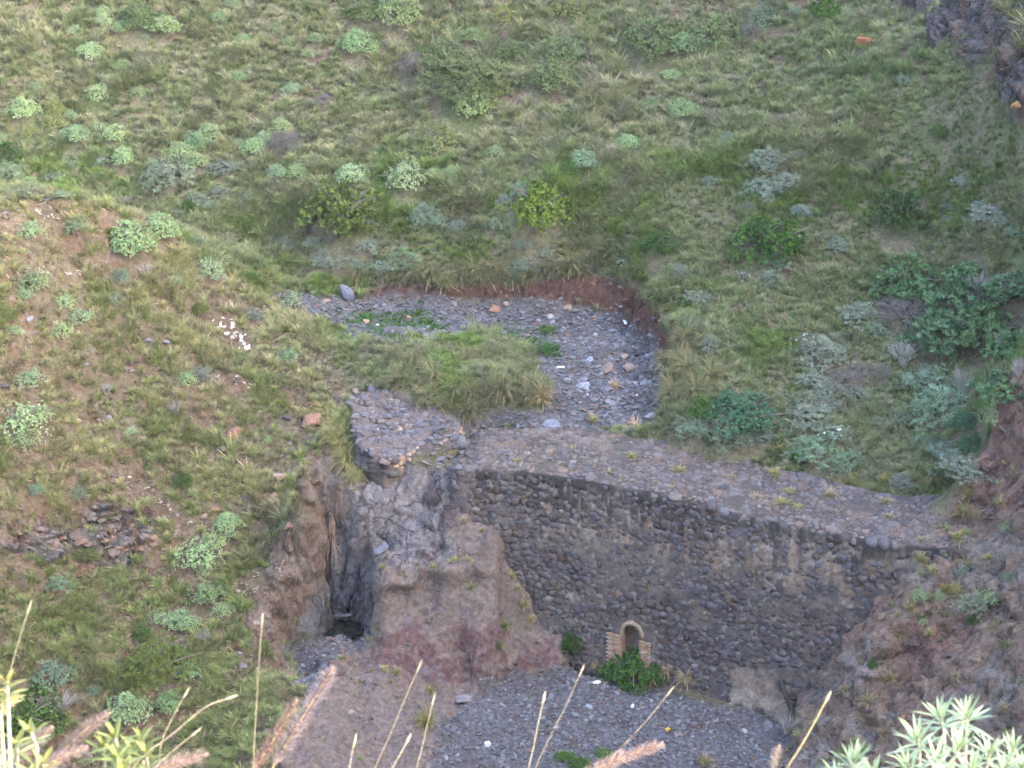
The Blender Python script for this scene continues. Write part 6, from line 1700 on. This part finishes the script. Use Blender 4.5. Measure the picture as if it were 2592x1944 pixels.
def strap_leaf(V, F, C, base, d, up, L_, w, c, curl=.25, nseg=4):
    d = d.normalized(); sd = d.cross(up).normalized(); nrm = sd.cross(d).normalized()
    b = len(V); p = Vector(base)
    prof = [.35, .85, 1.0, .75, .05]
    for s in range(nseg + 1):
        t = s / nseg
        q = p + d * (L_ * t) - nrm * (curl * L_ * t * t)
        ww = w * prof[s]
        V += [np.array(q - sd * ww + nrm * ww * .35), np.array(q), np.array(q + sd * ww + nrm * ww * .35)]
        C += [c, c * 1.12, c]
    for s in range(nseg):
        i = b + 3 * s
        F += [(i, i + 1, i + 4, i + 3), (i + 1, i + 2, i + 5, i + 4)]
def rosette_plant(label, cat_name, heads, y, nl, ll, lw, col, stemcol, tip=(1, 1, 1), group=None, spread=1.0):
    centers = [near_pt(u, v, y + dy) for u, v, dy in heads]
    c0 = sum(centers, Vector()) / len(centers)
    g = ground_under(c0 + Vector((0, -.15, 0))); base = Vector((c0.x, c0.y - .1, g.z))
    root = bpy.data.objects.new(cat_name, None); COL.objects.link(root); root.location = base; tag(root, label, 'plant', group)
    V2, F2, C2 = [], [], []
    for c in centers:
        V, F, C = [], [], []
        rel = c - base
        axis = (rel.normalized() * .5 + Vector((fr.normal() * .25, -.15 + fr.normal() * .2, .8))).normalized()
        e1 = axis.orthogonal().normalized(); e2 = axis.cross(e1)
        for k in range(nl):
            a = k * 2.39996 + fr.uniform(-.2, .2); f = k / nl
            o_ = e1 * math.cos(a) + e2 * math.sin(a)
            d = o_ * (.25 + .95 * (1 - f)) * spread + axis * (.15 + 1.1 * f)
            cc = np.array(tip) * f + np.array((1, 1, 1)) * (1 - f)
            strap_leaf(V, F, C, rel - axis * (.03 * (1 - f)), d, axis, ll * fr.uniform(.75, 1.15) * (1 - .35 * f), lw * fr.uniform(.8, 1.15), cc * fr.uniform(.85, 1.12), fr.uniform(.05, .35))
        o = link('leaf_rosette', GM('leaf_rosette', (np.array(V), np.array(F), np.array(C)), M_NEAR, True), root); o.color = (*col, 1)
        mid_ = rel * .5 + Vector((rel.x * .2, -.03, -.05))
        tube(V2, F2, C2, [(rel.x * .15, 0, -.05), tuple(mid_), tuple(rel - axis * .04), tuple(rel)], [.007, .005, .0035, .0025], 6)
    q = link('stems', GM('stems', (np.array(V2), np.array(F2), np.array(C2)), M_STEM, True), root); q.color = (*stemcol, 1)
PALEG = (.27, .36, .26)
rosette_plant('pale green narrow-leaved spurge in the bottom right corner', 'spurge_plant',
              [(2380, 1812, 0), (2447, 1812, .05), (2322, 1868, -.05), (2428, 1890, .0), (2505, 1905, .05), (2372, 1922, -.1), (2565, 1900, .1), (2460, 1950, -.1), (2540, 1955, -.05), (2300, 1940, -.15), (2400, 1970, -.2), (2590, 1945, .0)],
              4.3, 24, .072, .0032, PALEG, (.35, .33, .24), (1.05, 1.0, .72))
rosette_plant('single pale rosette of narrow leaves left of the corner spurge', 'spurge_plant', [(2162, 1925, 0), (2210, 1965, -.05), (2120, 1972, -.05)], 4.3, 24, .07, .0032, PALEG, (.35, .33, .24), (1.05, 1.0, .72))
rosette_plant('sunlit yellow-green strap-leaved plant at bottom left', 'strap_leaf_plant', [(290, 1862, 0), (355, 1872, .05), (295, 1918, -.08), (330, 1900, 0), (262, 1890, .03), (370, 1910, 0), (310, 1955, -.1)], 4.1, 15, .055, .0045, (.19, .225, .10), (.45, .4, .28), (1.15, 1.1, .6), spread=1.1)
rosette_plant('wide-leaved yellow plant at the left edge', 'strap_leaf_plant', [(18, 1725, 0), (8, 1765, .03), (-20, 1740, 0)], 3.9, 11, .05, .0055, (.23, .23, .10), (.45, .4, .28), (1.0, .95, .6), spread=1.3)
rosette_plant('sparse sunlit leaves between the seed heads at the far left', 'strap_leaf_plant', [(78, 1850, 0), (45, 1880, .03), (110, 1930, -.05), (20, 1945, -.05), (80, 1960, -.1)], 4.0, 9, .05, .0055, (.23, .25, .12), (.45, .4, .28), (1.1, 1.05, .6), spread=1.3)
# grass on the near slope round these plants, below the picture
def near_dens(x, y): return np.full(x.shape, .8)
grass_field('near_grass', (-3.5, 3.5, 1.5, 5.2), 900, near_dens, lambda x, y, z, r: np.array((.30, .265, .12)) * r.uniform(.7, 1.25, (len(x), 1)), .3, .55, [0, 2, 3], 'dry grass on the near slope under the camera', 67)

# ------------------------------------------------------------------ thin haze volume added to lift the blacks like lens glare
hz = mesh_obj('haze', [(x, y, z) for z in (-4.5, 96.0) for x, y in ((-125, -45), (125, -45), (125, 225), (-125, 225))],
              [(0, 3, 2, 1), (4, 5, 6, 7), (0, 1, 5, 4), (1, 2, 6, 5), (2, 3, 7, 6), (3, 0, 4, 7)])
hm, nt, out = new_mat('pale_haze')
pv = N(nt, 'ShaderNodeVolumePrincipled')
pv.inputs['Color'].default_value = (.95, .97, 1.0, 1); pv.inputs['Density'].default_value = 0.00018
nt.links.new(pv.outputs[0], out.inputs['Volume'])
hz.data.materials.append(hm)
tag(hz, 'thin pale haze added to the air, standing in for lens glare', 'haze', kind='stuff')

# tufts of one group told apart by their order from the left
bpy.context.view_layer.update()
_g = {}
for o in scene.objects:
    if o.get('category') == 'grass' and o.get('group') and o.name.startswith('grass_tuft'): _g.setdefault(o['label'], []).append(o)
for l, os_ in _g.items():
    if 1 < len(os_) <= 25:
        os_.sort(key=lambda o: float(project(*o.location)[0]))
        for i, o in enumerate(os_): o['label'] = '%s, %s from left' % (l, ORD[i])
